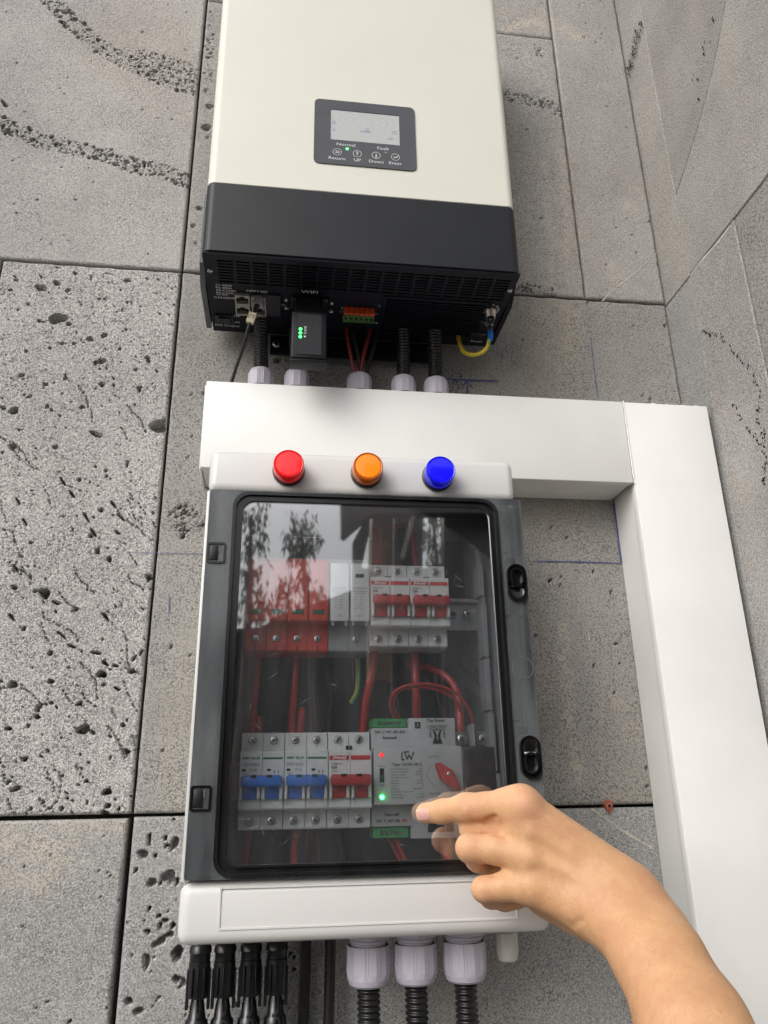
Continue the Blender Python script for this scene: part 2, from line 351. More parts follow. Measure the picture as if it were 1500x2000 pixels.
def slab(x0, x1, z0, z1, m, step, pits=(), n_small=0, small=(.0008, .002), bands=(), wob=.0012, seed=1, elong=(1, 1.6), ang=None, y0=0.0, depth=.03, tilt=0.0, dens=None, stains=(), worms=0):
    """a slab with its face towards -Y: a fine grid whose pits are pressed in for real"""
    rg = np.random.default_rng(seed)
    nx = max(4, int((x1-x0)/step)); nz = max(4, int((z1-z0)/step))
    X, Z = np.meshgrid(np.linspace(x0, x1, nx+1), np.linspace(z0, z1, nz+1), indexing='ij'); H = np.zeros_like(X)
    dx = (x1-x0)/nx; dz = (z1-z0)/nz
    taken = []
    def clear(cx, cz, r):
        for a, b, c in taken:
            if (a-cx)**2+(b-cz)**2 < (r+c)**2*1.25: return False
        taken.append((cx, cz, r)); return True
    def pit(cx, cz, rx, rz, dp, a=0.0, flat=.55):
        R = max(rx, rz)*1.35
        i0 = max(0, int((cx-R-x0)/dx)); i1 = min(nx+1, int((cx+R-x0)/dx)+2); k0 = max(0, int((cz-R-z0)/dz)); k1 = min(nz+1, int((cz+R-z0)/dz)+2)
        if i1 <= i0 or k1 <= k0: return
        A = X[i0:i1, k0:k1]-cx; B = Z[i0:i1, k0:k1]-cz; c, s = math.cos(a), math.sin(a)
        U = (A*c+B*s)/rx; V = (-A*s+B*c)/rz; th = np.arctan2(V, U); ph = rg.random(3)*6.28
        rr = np.sqrt(U*U+V*V)/(1+.13*np.sin(2*th+ph[0])+.09*np.sin(3*th+ph[1])+.05*np.sin(5*th+ph[2]))
        t = np.clip((1.08-rr)/flat, 0, 1); h = dp*(t*t*(3-2*t)); H[i0:i1, k0:k1] = np.maximum(H[i0:i1, k0:k1], h)
    for p in pits:
        u, v, a, b = p[:4]; dp = p[4] if len(p) > 4 else 1; an = p[5] if len(p) > 5 else 0
        cx, cz = wl(u, v); s = (wl(u+1, v)[0]-cx); pit(cx, cz, a*s, b*s*1.12, min(.023, .007+dp*1.1*min(a, b)*s*1.6), an, .2)
    for _ in range(n_small):
        cx = rg.uniform(x0, x1); cz = rg.uniform(z0, z1)
        if dens is not None and rg.random() > dens(cx, cz): continue
        r = small[0]+(small[1]-small[0])*rg.random()**3; e = rg.uniform(*elong); an = rg.uniform(0, 3.14) if ang is None else ang+rg.normal()*.25
        pit(cx, cz, r*e, r, .004+3*r, an, .28)
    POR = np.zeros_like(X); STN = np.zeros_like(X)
    for pts_, wd_, am_ in stains:
        Q_ = catmull([Vector((*wl(u, v), 0)) for u, v in pts_], 5)
        for q_ in Q_: STN = np.maximum(STN, am_*np.exp(-((X-q_.x)**2+(Z-q_.y)**2)/(2*(wd_*.00052)**2)))
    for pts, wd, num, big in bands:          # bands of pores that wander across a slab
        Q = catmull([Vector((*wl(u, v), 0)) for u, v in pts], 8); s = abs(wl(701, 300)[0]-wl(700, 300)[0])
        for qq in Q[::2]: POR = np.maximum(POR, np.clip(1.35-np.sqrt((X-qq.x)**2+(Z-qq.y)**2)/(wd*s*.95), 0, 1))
        for _ in range(num):
            t = rg.random()*(len(Q)-1); i = int(t); q = Q[i].lerp(Q[i+1], t-i); n = (Q[i+1]-Q[i]).orthogonal().normalized()
            n = Vector((-(Q[i+1]-Q[i]).y, (Q[i+1]-Q[i]).x)).normalized()
            o = rg.uniform(-1, 1); o = math.copysign(abs(o)**.8, o)*wd*s
            r = .0007+big*rg.random()**4
            if clear(q.x+n.x*o, q.y+n.y*o, r*1.2): pit(q.x+n.x*o, q.y+n.y*o, r*rg.uniform(1, 1.5), r, .005+4*r, rg.uniform(0, 3.14), .24)
    for _ in range(worms):                    # short chains of fine pores, all slanting the same way
        cx = rg.uniform(x0, x1); cz = z0+(z1-z0)*rg.random()**1.4*.75; a = -.95+rg.normal()*.16
        for _k in range(rg.integers(4, 14)):
            r = rg.uniform(.0005, .0009); pit(cx, cz, r*rg.uniform(1.5, 3.2), r, .004, a, .3)
            cx += math.cos(a)*rg.uniform(.002, .0055); cz += math.sin(a)*rg.uniform(.002, .0055); a += rg.normal()*.18
    # softly chipped arris along the joints
    e = np.minimum(np.minimum(X-x0, x1-X), np.minimum(Z-z0, z1-Z)); wobn = .0006*(1+np.sin(X*180+seed)*np.sin(Z*140+seed*2))
    H = np.maximum(H, np.clip((.0014+wobn-e), 0, None)*1.1)
    Y = y0+H+tilt*(X-x0)
    n1, n2 = nx+1, nz+1; idx = np.arange(n1*n2).reshape(n1, n2)
    co = np.stack([X, Y, Z], -1).reshape(-1, 3)
    q = np.stack([idx[:-1, :-1], idx[1:, :-1], idx[1:, 1:], idx[:-1, 1:]], -1).reshape(-1, 4)
    per = np.concatenate([idx[:, 0], idx[-1, 1:], idx[::-1, -1][1:], idx[0, ::-1][1:-1]])
    nb = len(per); back = co[per].copy(); back[:, 1] = y0+depth; o = len(co)
    sk = np.stack([per, o+np.arange(nb), o+(np.arange(nb)+1) % nb, np.roll(per, -1)], -1)
    allv = np.concatenate([co, back]); allq = np.concatenate([q, sk]).astype(np.int32)
    me = bpy.data.meshes.new('slab'); me.vertices.add(len(allv)); me.vertices.foreach_set('co', allv.astype(np.float32).ravel())
    me.loops.add(allq.size); me.loops.foreach_set('vertex_index', allq.ravel()); me.polygons.add(len(allq))
    me.polygons.foreach_set('loop_start', np.arange(len(allq), dtype=np.int32)*4)
    sm = np.ones(len(allq), bool); sm[len(q):] = False; me.polygons.foreach_set('use_smooth', sm)
    me.update(); me.validate(); me.materials.append(m)
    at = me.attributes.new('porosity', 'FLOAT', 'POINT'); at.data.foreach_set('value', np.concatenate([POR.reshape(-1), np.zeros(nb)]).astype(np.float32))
    at = me.attributes.new('stain', 'FLOAT', 'POINT'); at.data.foreach_set('value', np.concatenate([STN.reshape(-1), np.zeros(nb)]).astype(np.float32))
    o = bpy.data.objects.new('slab', me); COL.objects.link(o); o.parent = WALL; return o

JX, Z1, Z2, g = -.1328, .580, -.018, .0014
HOLES_ML = [(113,622,17,11,.5),(80,562,12,6,.3),(111,553,7,5,.3),(249,548,6,4,.4),(176,662,6,5,.5),(204,655,6,5,2),(199,705,9,5,1.2,.5),(187,709,4,4,2),(27,802,9,7,1.6),(26,872,8,6,.6),(199,751,5,5,1.4),(160,795,5,4,1),
 (309,832,14,14,.7),(188,848,12,5,2,-.4),(155,937,4,4,1.6),(207,919,4,3,2),(208,930,3,3,2),(108,873,5,4,2),(128,739,4,3,2),(197,996,5,4,.8),(90,751,4,3,2),(87,1159,11,9,1.8),(70,1154,6,3,2),(213,1092,5.5,4.5,2),(190,1076,5.5,5,1.4),(291,1127,7,6,1.6),
 (61,1060,4,3,2),(198,1317,9,7,2),(162,1425,13,8,1.1),(180,1430,7,3,1.5,-.4),(25,1337,10,6,.8),(98,1276,5,4,2),(247,1468,7,4.5,2),(208,1547,8.5,6,2),(210,1574,7,4,1),(204,1589,8,5,2),(99,1331,6,4,1.5),(177,1047,5,4,1),(28,1148,6,4,1.5),
 (47,1228,4,4,2),(48,1483,6,4,1.3),(120,1580,4,4,1),(134,633,4.5,4,2),(77,627,4,3,2),(55,594,3,3,2),(32,547,3.5,3,2),(20,567,4,2.5,2),(147,534,4.5,3,2),(133,567,4.5,4,1),(122,671,4,3,2),(98,679,3,3,2),(51,686,3,3,2),(145,671,3.5,3,2),
 (249,590,3,2.5,2),(194,584,2.6,2,2),(204,584,2.6,2,2),(265,722,3.5,3,1),(234,682,3,2.5,2),(288,698,6,3,1.5),(290,705,5,3,1.6,-.5),(6,797,5,3.5,2),(43,733,7,3,2,.4),(92,794,3,5,2),(100,801,3,3,2),(57,775,7,2,2,.5),(272,760,3,6,2),(248,906,3,6,2),
 (122,940,11,2.2,2,-.9),(140,965,10,2,2,-1),(168,1010,12,2.2,2,-.95),(182,1040,10,2.4,2,-1),(221,985,10,2,2,-.9),(236,1010,11,2,2,-.8),(48,1020,9,2.5,2,-1),(35,980,10,2,2,-1),(230,1040,8,2,2,-.7),(120,1240,12,2,2,-.6),(140,1262,10,2,2,-.4),(188,1275,10,3,2,-.2),(205,1295,9,2.5,2,-.7),
 (225,1300,7,2.5,2,-.3),(257,1311,8,4,1.6,.2),(262,1285,3,6,2,-.6),(275,1275,3,6,2,-.4),(206,1205,10,2.5,2,-.8),(148,1190,6,4,2),(110,1177,9,3,2,-.4),(30,1110,9,2.5,2,-.9),(22,1205,10,2.5,2,-.8),(155,1374,6,3.5,1.6,.5),(75,1383,6,7,1,-.4),(72,1400,6,4,1.6),(30,1541,9,5,1,.3),(15,1528,4,4,1),(100,1373,4,3,2),(55,1418,4,3,2),(16,1423,6,4,2),
 (170,1567,3,3,2),(232,1580,3,2.5,2),(60,1580,3,2.5,1),(93,1466,3.5,3,2),(168,1526,3,2.5,1),(215,1480,2.5,4,2),(240,1416,4,4,.7),(228,1345,7,2,2,-.4),(202,1337,4,3,1)]
def dens_ml(x, z): return .55+.45*min(1, max(0, (z-.1)/.4))*.5
slab(-.733, JX-g, 1.179+g, 1.6, ST_SMOOTH, .02, seed=22)
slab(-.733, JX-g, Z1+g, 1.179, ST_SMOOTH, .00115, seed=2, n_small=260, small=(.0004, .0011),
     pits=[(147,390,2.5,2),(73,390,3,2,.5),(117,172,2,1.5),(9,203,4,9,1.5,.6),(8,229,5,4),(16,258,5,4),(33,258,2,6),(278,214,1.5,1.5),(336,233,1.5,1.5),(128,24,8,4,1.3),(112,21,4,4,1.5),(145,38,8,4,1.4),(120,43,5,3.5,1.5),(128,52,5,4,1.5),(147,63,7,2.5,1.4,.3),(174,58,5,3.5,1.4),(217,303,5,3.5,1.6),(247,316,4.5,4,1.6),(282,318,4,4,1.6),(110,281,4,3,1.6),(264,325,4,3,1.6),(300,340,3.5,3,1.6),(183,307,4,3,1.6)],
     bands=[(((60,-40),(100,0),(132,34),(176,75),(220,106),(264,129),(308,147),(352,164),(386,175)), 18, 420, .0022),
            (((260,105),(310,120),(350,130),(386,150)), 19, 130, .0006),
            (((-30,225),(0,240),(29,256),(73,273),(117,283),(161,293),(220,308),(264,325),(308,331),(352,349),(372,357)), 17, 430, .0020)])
slab(-.3345+g, JX-g, Z2+g, Z1-g, ST_POROUS, .0009, pits=HOLES_ML, n_small=1300, small=(.00035, .0010), seed=3, elong=(1, 2.6), ang=-.9, dens=dens_ml, worms=60)
slab(-.733, -.3345-g, Z2+g, Z1-g, ST_POROUS, .0025, seed=31, n_small=300)
slab(-.733, JX-g*2.4, -.616, Z2-g*1.8, ST_LOW, .0013, seed=4, stains=[([(-20,1640),(60,1650),(110,1670)], 26, .7), ([(0,1700),(50,1720),(85,1715)], 20, .6), ([(120,1615),(215,1618),(245,1612)], 14, .5)], n_small=170, small=(.0003, .0009),
     pits=[(247,1630,2.8,1.5,1.5),(92,1957,2.4,2.2,1.5),(209,1704,2.1,1.5,1.5),(48,1694,2.1,1.5,1.5),(44,1808,2.1,1.5,1.5),(49,1814,2.1,1.5,1.5),(216,1709,1.8,1.5,1.5),(197,1752,1.8,1.5,1.5),(192,1702,1.4,1.5,1.5),(209,1969,2.1,2.2,1.5),(136,1996,3.5,2.2,1.5),(71,1970,2.1,1.5,1.5)])
def dens_low(x, z): return 1.0 if x < .02 else max(0, 1-(x-.02)*7)
slab(JX+g*1.4, .4722, -.616, Z2-g, ST_LOW, .0013, seed=5, n_small=1700, small=(.0004, .0014), dens=dens_low, elong=(1, 1.7), ang=.5,
     pits=[(291,1640,4,9,1),(340,1648,6,13,.9,-.5),(279,1668,9,7,.8),(328,1712,13,9,.7),(333,1720,8,5,1.2),(296,1724,10,6,.7),(345,1722,4,6,1.4,-.3),(311,1840,13,6,.8,.6),(331,1826,9,4,1,.5),(346,1863,10,11,1.6),(285,1878,7,11,.7),(322,1798,5,3.5,1.4),(338,1808,5,4,1.2),
           (291,1775,4,3,2),(312,1806,3,3,2),(251,1956,7,5.5,1.6),(270,1976,9,6,.9),(358,1920,7,6,.8),(345,1912,7,6,.7),(310,1790,3,3,2),(602,1918,3,5,2),(575,1870,3,3,2),(1076,1940,2,2,2),(325,1652,4,3,2),(303,1671,3,3,2),(265,1700,3,3,2),(340,1600,3,2,2),(323,1637,4,3,1.4),(288,1820,5,4,.9)])
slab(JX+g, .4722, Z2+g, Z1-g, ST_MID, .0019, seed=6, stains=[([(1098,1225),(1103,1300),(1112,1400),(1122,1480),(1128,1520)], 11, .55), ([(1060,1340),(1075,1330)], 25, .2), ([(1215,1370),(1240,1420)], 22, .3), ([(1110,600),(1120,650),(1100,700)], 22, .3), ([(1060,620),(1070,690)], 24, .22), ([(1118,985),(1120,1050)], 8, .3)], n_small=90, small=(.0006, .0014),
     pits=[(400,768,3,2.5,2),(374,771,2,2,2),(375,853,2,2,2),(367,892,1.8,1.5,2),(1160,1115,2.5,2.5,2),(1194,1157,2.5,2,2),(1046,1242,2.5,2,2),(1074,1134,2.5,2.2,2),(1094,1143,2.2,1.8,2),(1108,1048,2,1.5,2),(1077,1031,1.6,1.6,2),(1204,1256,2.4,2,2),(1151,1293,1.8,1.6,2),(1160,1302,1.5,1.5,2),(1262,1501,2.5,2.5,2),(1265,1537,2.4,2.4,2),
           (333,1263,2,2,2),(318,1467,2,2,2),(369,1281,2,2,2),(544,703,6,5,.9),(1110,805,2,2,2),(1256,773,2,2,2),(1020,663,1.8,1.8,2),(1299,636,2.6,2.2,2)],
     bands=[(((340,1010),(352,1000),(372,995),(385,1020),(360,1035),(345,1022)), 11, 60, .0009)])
slab(JX+g, .366-g*.6, 1.0335+g*.5, 1.6, ST_COL, .003, seed=7, stains=[([(985,60),(1040,40),(1075,50)], 12, .8), ([(985,30),(1060,20)], 8, .5)], y0=.0004)
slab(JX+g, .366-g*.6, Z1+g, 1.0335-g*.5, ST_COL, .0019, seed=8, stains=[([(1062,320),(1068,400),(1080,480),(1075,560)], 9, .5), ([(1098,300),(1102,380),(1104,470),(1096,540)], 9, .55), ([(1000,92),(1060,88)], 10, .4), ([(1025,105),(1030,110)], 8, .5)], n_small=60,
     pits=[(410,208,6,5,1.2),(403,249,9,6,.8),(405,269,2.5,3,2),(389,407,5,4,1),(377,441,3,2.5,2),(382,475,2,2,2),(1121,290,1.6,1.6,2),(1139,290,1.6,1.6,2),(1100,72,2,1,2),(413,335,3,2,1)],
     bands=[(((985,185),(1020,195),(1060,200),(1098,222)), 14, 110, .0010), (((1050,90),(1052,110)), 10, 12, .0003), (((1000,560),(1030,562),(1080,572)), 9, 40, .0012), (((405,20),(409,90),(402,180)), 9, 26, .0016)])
slab(.366+g*.6, .4722, Z1+g, 1.6, ST_COL, .0019, seed=9, stains=[([(1085,50),(1110,60),(1125,70)], 14, .6), ([(1190,520),(1205,545)], 14, .5), ([(1135,460),(1150,500)], 14, .3), ([(1240,370),(1225,400)], 16, .3)], n_small=50, small=(.0006, .001), y0=-.0006)

# plain slabs further out, beyond the edge of the view
for a, b in ((-1.333, -.735),):
    for c_, d_ in ((-.616, Z2-g), (Z2+g, Z1-g), (Z1+g, 1.179)): slab(a, b, c_, d_, ST_LOW, .03, seed=40)
for a, b in ((-1.333, -.735), (-.733, JX-g*2), (JX+g, .4722)): slab(a, b, -1.5, -.618, ST_MID, .03, seed=41)

# slabs of the return wall, face towards -X, cut along its own joints (poly in (-Y, Z))
XR = .4725
def rslab(poly, m, off=0.0, shrink=.0009):
    c = Vector((sum(p[0] for p in poly)/len(poly), sum(p[1] for p in poly)/len(poly)))
    n = len(poly)
    def inset(s):
        out = []
        for i in range(n):
            a, b, d = Vector(poly[i-1]), Vector(poly[i]), Vector(poly[(i+1) % n]); e1 = (b-a).normalized(); e2 = (d-b).normalized()
            n1 = Vector((-e1.y, e1.x)); n2 = Vector((-e2.y, e2.x)); k = (n1+n2); k = k/max(.3, k.dot(n1)) if k.length > 1e-6 else n1
            out.append(b+k*s)
        return out
    sgn = 1 if sum(poly[i-1][0]*poly[i][1]-poly[i][0]*poly[i-1][1] for i in range(n)) > 0 else -1
    A = inset(sgn*shrink); B = inset(sgn*(shrink+.0012)); x = XR+off
    vs = [(x+.03, -p.x, p.y) for p in A]+[(x+.0012, -p.x, p.y) for p in A]+[(x, -p.x, p.y) for p in B]
    fs = [(i, (i+1) % n, n+(i+1) % n, n+i) for i in range(n)]+[(n+i, n+(i+1) % n, 2*n+(i+1) % n, 2*n+i) for i in range(n)]+[tuple(range(2*n, 3*n)), tuple(range(n-1, -1, -1))]
    mb = MB(); mb.add(vs, fs); return mb.build('slab', m, RET)
yA, yB = .060, .157                          # distances of its vertical joints from the main wall
def rp(u, v):
    r = ray(u, v); d = XR/r[0]; return (D0-d, r[2]*d)
arc = [(yA, rp(1318, 386)[1])]+[rp(u, v) for u, v in ((1340, 320), (1360, 256), (1377, 195), (1391, 140), (1405, 70), (1417, 0))]
arc += [(arc[-1][0]+.03, arc[-1][1]+.16)]
rslab([(-.012, -.75), (yA, -.75), (yA, .5785), (-.012, .5785)], ST_LOW, .0008)
rslab([(-.012, .5785), (yA, .5785), (yA, 1.6), (-.012, 1.6)], ST_RET, .0015)
rslab([(yA, -.75), (yB, -.75), (yB, .5795), (yA, .5785)], ST_RET, -.0006)
rslab([(yB, -.75), (.5, -.75), (.5, .5815), (yB, .5795)], ST_MID, .0)
rslab([(yA, .5785), (.5, .5815), (.5, 1.3)]+[(arc[-1][0]+.02, 1.3)]+arc[::-1], ST_RET, -.0002)
rslab(arc+[(arc[-1][0]+.02, 1.3), (arc[-1][0]+.02, 1.6), (yA, 1.6)], ST_COL, .0004)
def rw(u, v, off=0.0):
    r = ray(u, v); d = (XR+off)/r[0]; return Vector((XR+off, d-D0, r[2]*d))
def rstroke(pts, m, name, parent, w):        # thin raised ribbon on the return wall
    Q = [rw(u, v, -.0007) for u, v in pts]; mb = MB()
    vs = []
    for i, q in enumerate(Q):
        t = (Q[min(i+1, len(Q)-1)]-Q[max(0, i-1)]).normalized(); n = Vector((0, -t.z, t.y)); ww = w*(.6+.8*random.random()); vs += [q+n*ww, q-n*ww]
    mb.add(vs, [(2*i, 2*i+1, 2*i+3, 2*i+2) for i in range(len(Q)-1)]); return mb.build(name, m, parent)
rstroke([(1349,537),(1362,518),(1376,502),(1392,484),(1404,470),(1416,455),(1424,443)], M['chalk'], 'mortar_smear', RET, .0014)
# pores of the return wall: chains of flat near-black spots, the shade of hollows painted on
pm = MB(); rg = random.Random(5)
def painted_pore(p, r):
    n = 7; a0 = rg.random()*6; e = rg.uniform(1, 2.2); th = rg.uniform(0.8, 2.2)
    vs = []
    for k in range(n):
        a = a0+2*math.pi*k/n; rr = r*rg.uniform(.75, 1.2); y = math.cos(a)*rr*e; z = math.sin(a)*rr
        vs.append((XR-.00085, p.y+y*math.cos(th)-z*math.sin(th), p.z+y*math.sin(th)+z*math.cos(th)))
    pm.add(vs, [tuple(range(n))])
for chain, num, wd, r in (([(1372,648),(1390,652),(1406,655),(1425,672),(1440,697),(1460,710),(1475,735),(1482,760),(1484,790),(1478,820),(1490,838),(1495,860)], 110, 5, .0009),
                          ([(1436,790),(1450,820),(1470,848),(1492,870),(1497,900),(1494,935),(1493,950)], 60, 4, .0010),
                          ([(1250,42),(1244,75),(1237,100),(1232,125),(1229,145)], 120, 8, .0012), ([(1355,570),(1380,640),(1400,720)], 10, 14, .0007), ([(1400,30),(1385,90),(1345,165),(1420,290)], 14, 16, .0011)):
    for _ in range(num):
        t = rg.random()*(len(chain)-1); i = int(t); f = t-i; u = chain[i][0]*(1-f)+chain[i+1][0]*f+rg.gauss(0, wd*.5); v = chain[i][1]*(1-f)+chain[i+1][1]*f+rg.gauss(0, wd*.5)
        painted_pore(rw(u, v), r*rg.uniform(.5, 1.2))
po = pm.build('painted_pore', M['void'], RET); po['kind'] = 'stuff'

# marker lines and scratches left on the stone
def stroke(pts, w, m, name, parent=WALL, y=-.0011, jit=.0):
    Q = [W(u, v, D0) for u, v in pts]; Q = catmull(Q, 4) if len(Q) > 2 else [Q[0].lerp(Q[1], k/12) for k in range(13)]; mb = MB(); vs = []
    for i, q in enumerate(Q):
        t = (Q[min(i+1, len(Q)-1)]-Q[max(0, i-1)]).normalized(); n = Vector((-t.z, 0, t.x)); ww = w*(1+jit*(random.random()*2-1)); q = Vector((q.x, y, q.z)); vs += [q+n*ww, q-n*ww]
    mb.add(vs, [(2*i, 2*i+1, 2*i+3, 2*i+2) for i in range(len(Q)-1)]); return mb.build(name, m, parent)
for p, w in (([(1153,661),(1160,720),(1168,783)], .00055), ([(1198,984),(1206,1040),(1212,1100)], .0010), ([(1040,1096.5),(1120,1097.5),(1212,1100.5)], .0006), ([(257,1080),(325,1081),(394,1082)], .0003),
             ([(870,741),(920,743.5),(973,745)], .0009), ([(886,742),(893,750),(897,761)], .0007), ([(884,752),(886,743),(894,747)], .0006), ([(912,771),(912,758),(911,746)], .0008), ([(904,755),(911,745),(921,757)], .0008), ([(897,730),(900,738),(903,731)], .0006),
             ([(331,1165),(330,1200)], .0005)):
    stroke(p, w, M['pen'], 'pen_mark', jit=.4)
for p, w in (([(1176,589),(1195,568),(1225,545),(1255,520),(1283,493)], .0006), ([(1155,1580),(1190,1604),(1225,1628),(1262,1650),(1272,1655)], .0011), ([(1232,405),(1262,385)], .0004), ([(1212,412),(1258,382)], .0003), ([(1218,425),(1268,403)], .0003), ([(1235,432),(1270,418)], .0003), ([(1225,395),(1250,420)], .0003), ([(1084,1131),(1082,1142)], .0006), ([(1149,1238),(1151,1250)], .0005)):
    stroke(p, w, M['chalk'], 'scratch', jit=.6, y=-.0009)
wp = thing('wall_plug', 'chewed red plastic plug stuck in the open joint below the white box corner', 'wall plug')
c = W(1187, 1574, D0); mb = MB()
mb.lathe(c+Vector((0, -.004, 0)), (0, 1, 0), [(0, .0022), (.0005, .0034), (.003, .0034), (.02, .003)], 12); mb.build('sleeve', M['plug'], wp)
mb = MB(); rg2 = random.Random(3)
for k in range(9):
    a = k*.7; r = rg2.uniform(.0035, .0062); q = c+Vector((math.cos(a)*r*.7, -.002, math.sin(a)*r)); mb.box(q.x-.0014, q.x+.0014, q.y-.001, q.y+.0014, q.z-.0012, q.z+.0016, .0005, 1)
mb.build('chewed_rim', M['plug'], wp); MB().lathe(c+Vector((0, -.0044, 0)), (0, 1, 0), [(0, .0015), (.0006, .0014)], 10).build('plug_hole', M['void'], wp)
rebase(wp, c)

# ------------------------------------------------------------------ white cable trunking
def trunk_y(): return -.059
TX0, TX1, TZ0, TZ1 = -.0870, .3655, .3045, .4020      # horizontal run
VX0, VX1 = .3670, .4655                               # vertical run
th = thing('cable_trunking', 'white square cable trunking running level under the inverter, behind the top of the switch box', 'cable trunking')
mb = MB(); mb.box(TX0, TX1, -.0478, -.0008, TZ0+.0018, TZ1-.0018, .0006, 1); mb.build('trunking_body', M['trunk'], th)
mb = MB(); mb.box(TX0-.0006, TX1, -.0590, -.0480, TZ0, TZ1, .0011, 2); mb.build('trunking_cover', M['trunk'], th)
MB().box(TX0-.0026, TX0-.0008, -.052, -.001, TZ0+.0008, TZ1-.001, .0006, 1).build('end_cap', M['trunk'], th)
rebase(th, (.14, 0, TZ0))
tv = thing('cable_trunking', 'white square cable trunking running straight down beside the grey corner on the right', 'cable trunking')
mb = MB(); mb.box(VX0+.0018, VX1-.0018, -.0478, -.0008, -1.1, TZ1-.0016, .0006, 1); mb.build('trunking_body', M['trunk'], tv)
mb = MB(); mb.box(VX0, VX1, -.0592, -.0480, -1.1, TZ1-.0004, .0011, 2); mb.build('trunking_cover', M['trunk'], tv)
# ragged sealant bead and filler where the run was cut and joined
mb = MB(); rg = random.Random(9)
zs = np.linspace(TZ0-.001, TZ1+.0006, 30); vs = []
for i, z in enumerate(zs):
    w = .0006+.0007*rg.random(); vs += [(.3662-w, -.0594, z), (.3662, -.0601-.0004*rg.random(), z), (.3662+w, -.0596, z)]
mb.add(vs, [(3*i+k, 3*i+k+1, 3*i+k+4, 3*i+k+3) for i in range(29) for k in (0, 1)]); mb.build('sealant_bead', M['trunk'], tv)
mb = MB()
for k in range(60):
    x = .392+.064*rg.random(); s = rg.uniform(.0006, .0016); mb.box(x-s*1.6, x+s*1.6, -.052-.005*rg.random(), -.046, TZ1-.0015, TZ1+.0003+s*.9, .0005, 1)
mb.build('ragged_edge', M['trunk'], tv)
rebase(tv, (.416, 0, -1.1))

# ------------------------------------------------------------------ inverter
IX0, IX1, IZ0, IZS, IY = -.0905, .2290, .492, .5765, -.150
inv = thing('inverter', 'cream and black wall inverter with a small display, mounted above the white trunking', 'inverter')
def shell(z0, z1, yf, yb, x0, x1, r, rt=.0):
    prof = []                                  # horizontal section with rounded front corners
    for cx, a0 in ((x1-r, 0), (x0+r, 1)):
        for k in range(9):
            a = R_(90*k/8); prof.append((cx+r*math.cos(a), yf+r-r*math.sin(a)) if a0 == 0 else (cx-r*math.sin(a), yf+r-r*math.cos(a)))
    prof = [(x1, yb)]+prof+[(x0, yb)]
    mb = MB(); n = len(prof); lev = [z0, z1]; vs = []; cx0 = (x0+x1)/2
    rows = [(z0, .0006), (z0+.0006, 0), (z1-.0006, 0), (z1, .0006)]
    for z, ins in rows: vs += [(x+(ins if x < cx0 else -ins), y+ins, z) for x, y in prof]
    fs = [(k*n+i, k*n+(i+1) % n, (k+1)*n+(i+1) % n, (k+1)*n+i) for k in range(3) for i in range(n)]
    fs += [tuple(range(n-1, -1, -1)), tuple(3*n+i for i in range(n))]
    return mb.add(vs, fs, True)
shell(IZS+.0004, .98, IY, -.030, IX0, IX1, .009).build('front_cover', M['cream'], inv)
shell(IZ0+.0016, IZS-.0004, IY-.0004, -.030, IX0-.0003, IX1+.0003, .009).build('lower_cover', M['darkcover'], inv)
# bottom plate, set a little inside the cover, with its two rows of real slots cut between bars
BX0, BX1, BY0, BY1 = -.0895, .2285, -.1485, -.0142
vx0, vx1, vy0, vy1 = -.0765, .2215, -.1395, -.1035
mb = MB(); zb, zt = IZ0, IZ0+.0015
for a in ((BX0, vx0, BY0, BY1), (vx1, BX1, BY0, BY1), (vx0, vx1, BY0, vy0), (vx0, vx1, vy1, BY1)): mb.box(*a[:2], *a[2:], zb, zt)
mb.build('bottom_plate', M['chassis'], inv)
NC, NR = 18, 8; cw = (vx1-vx0)/NC; rh = (vy1-vy0)/NR; mb = MB()
for i in range(NC+1):
    if 0 < i < NC: mb.box(vx0+i*cw-.0013, vx0+i*cw+.0013, vy0, vy1, zb+.0001, zt)
for j in range(1, NR): mb.box(vx0, vx1, vy0+j*rh-.0010, vy0+j*rh+.0010, zb+.0002, zt-.0001)
o = mb.build('vent_grille', M['chassis'], inv); o['kind'] = 'stuff'
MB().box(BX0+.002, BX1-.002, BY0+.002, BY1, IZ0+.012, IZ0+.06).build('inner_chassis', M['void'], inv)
mb = MB(); mb.box(BX0+.001, BX1-.001, BY0-.0002, BY0+.0016, IZ0-.0014, IZ0-.0001, .0005, 1); mb.build('front_lip', M['chassis'], inv)
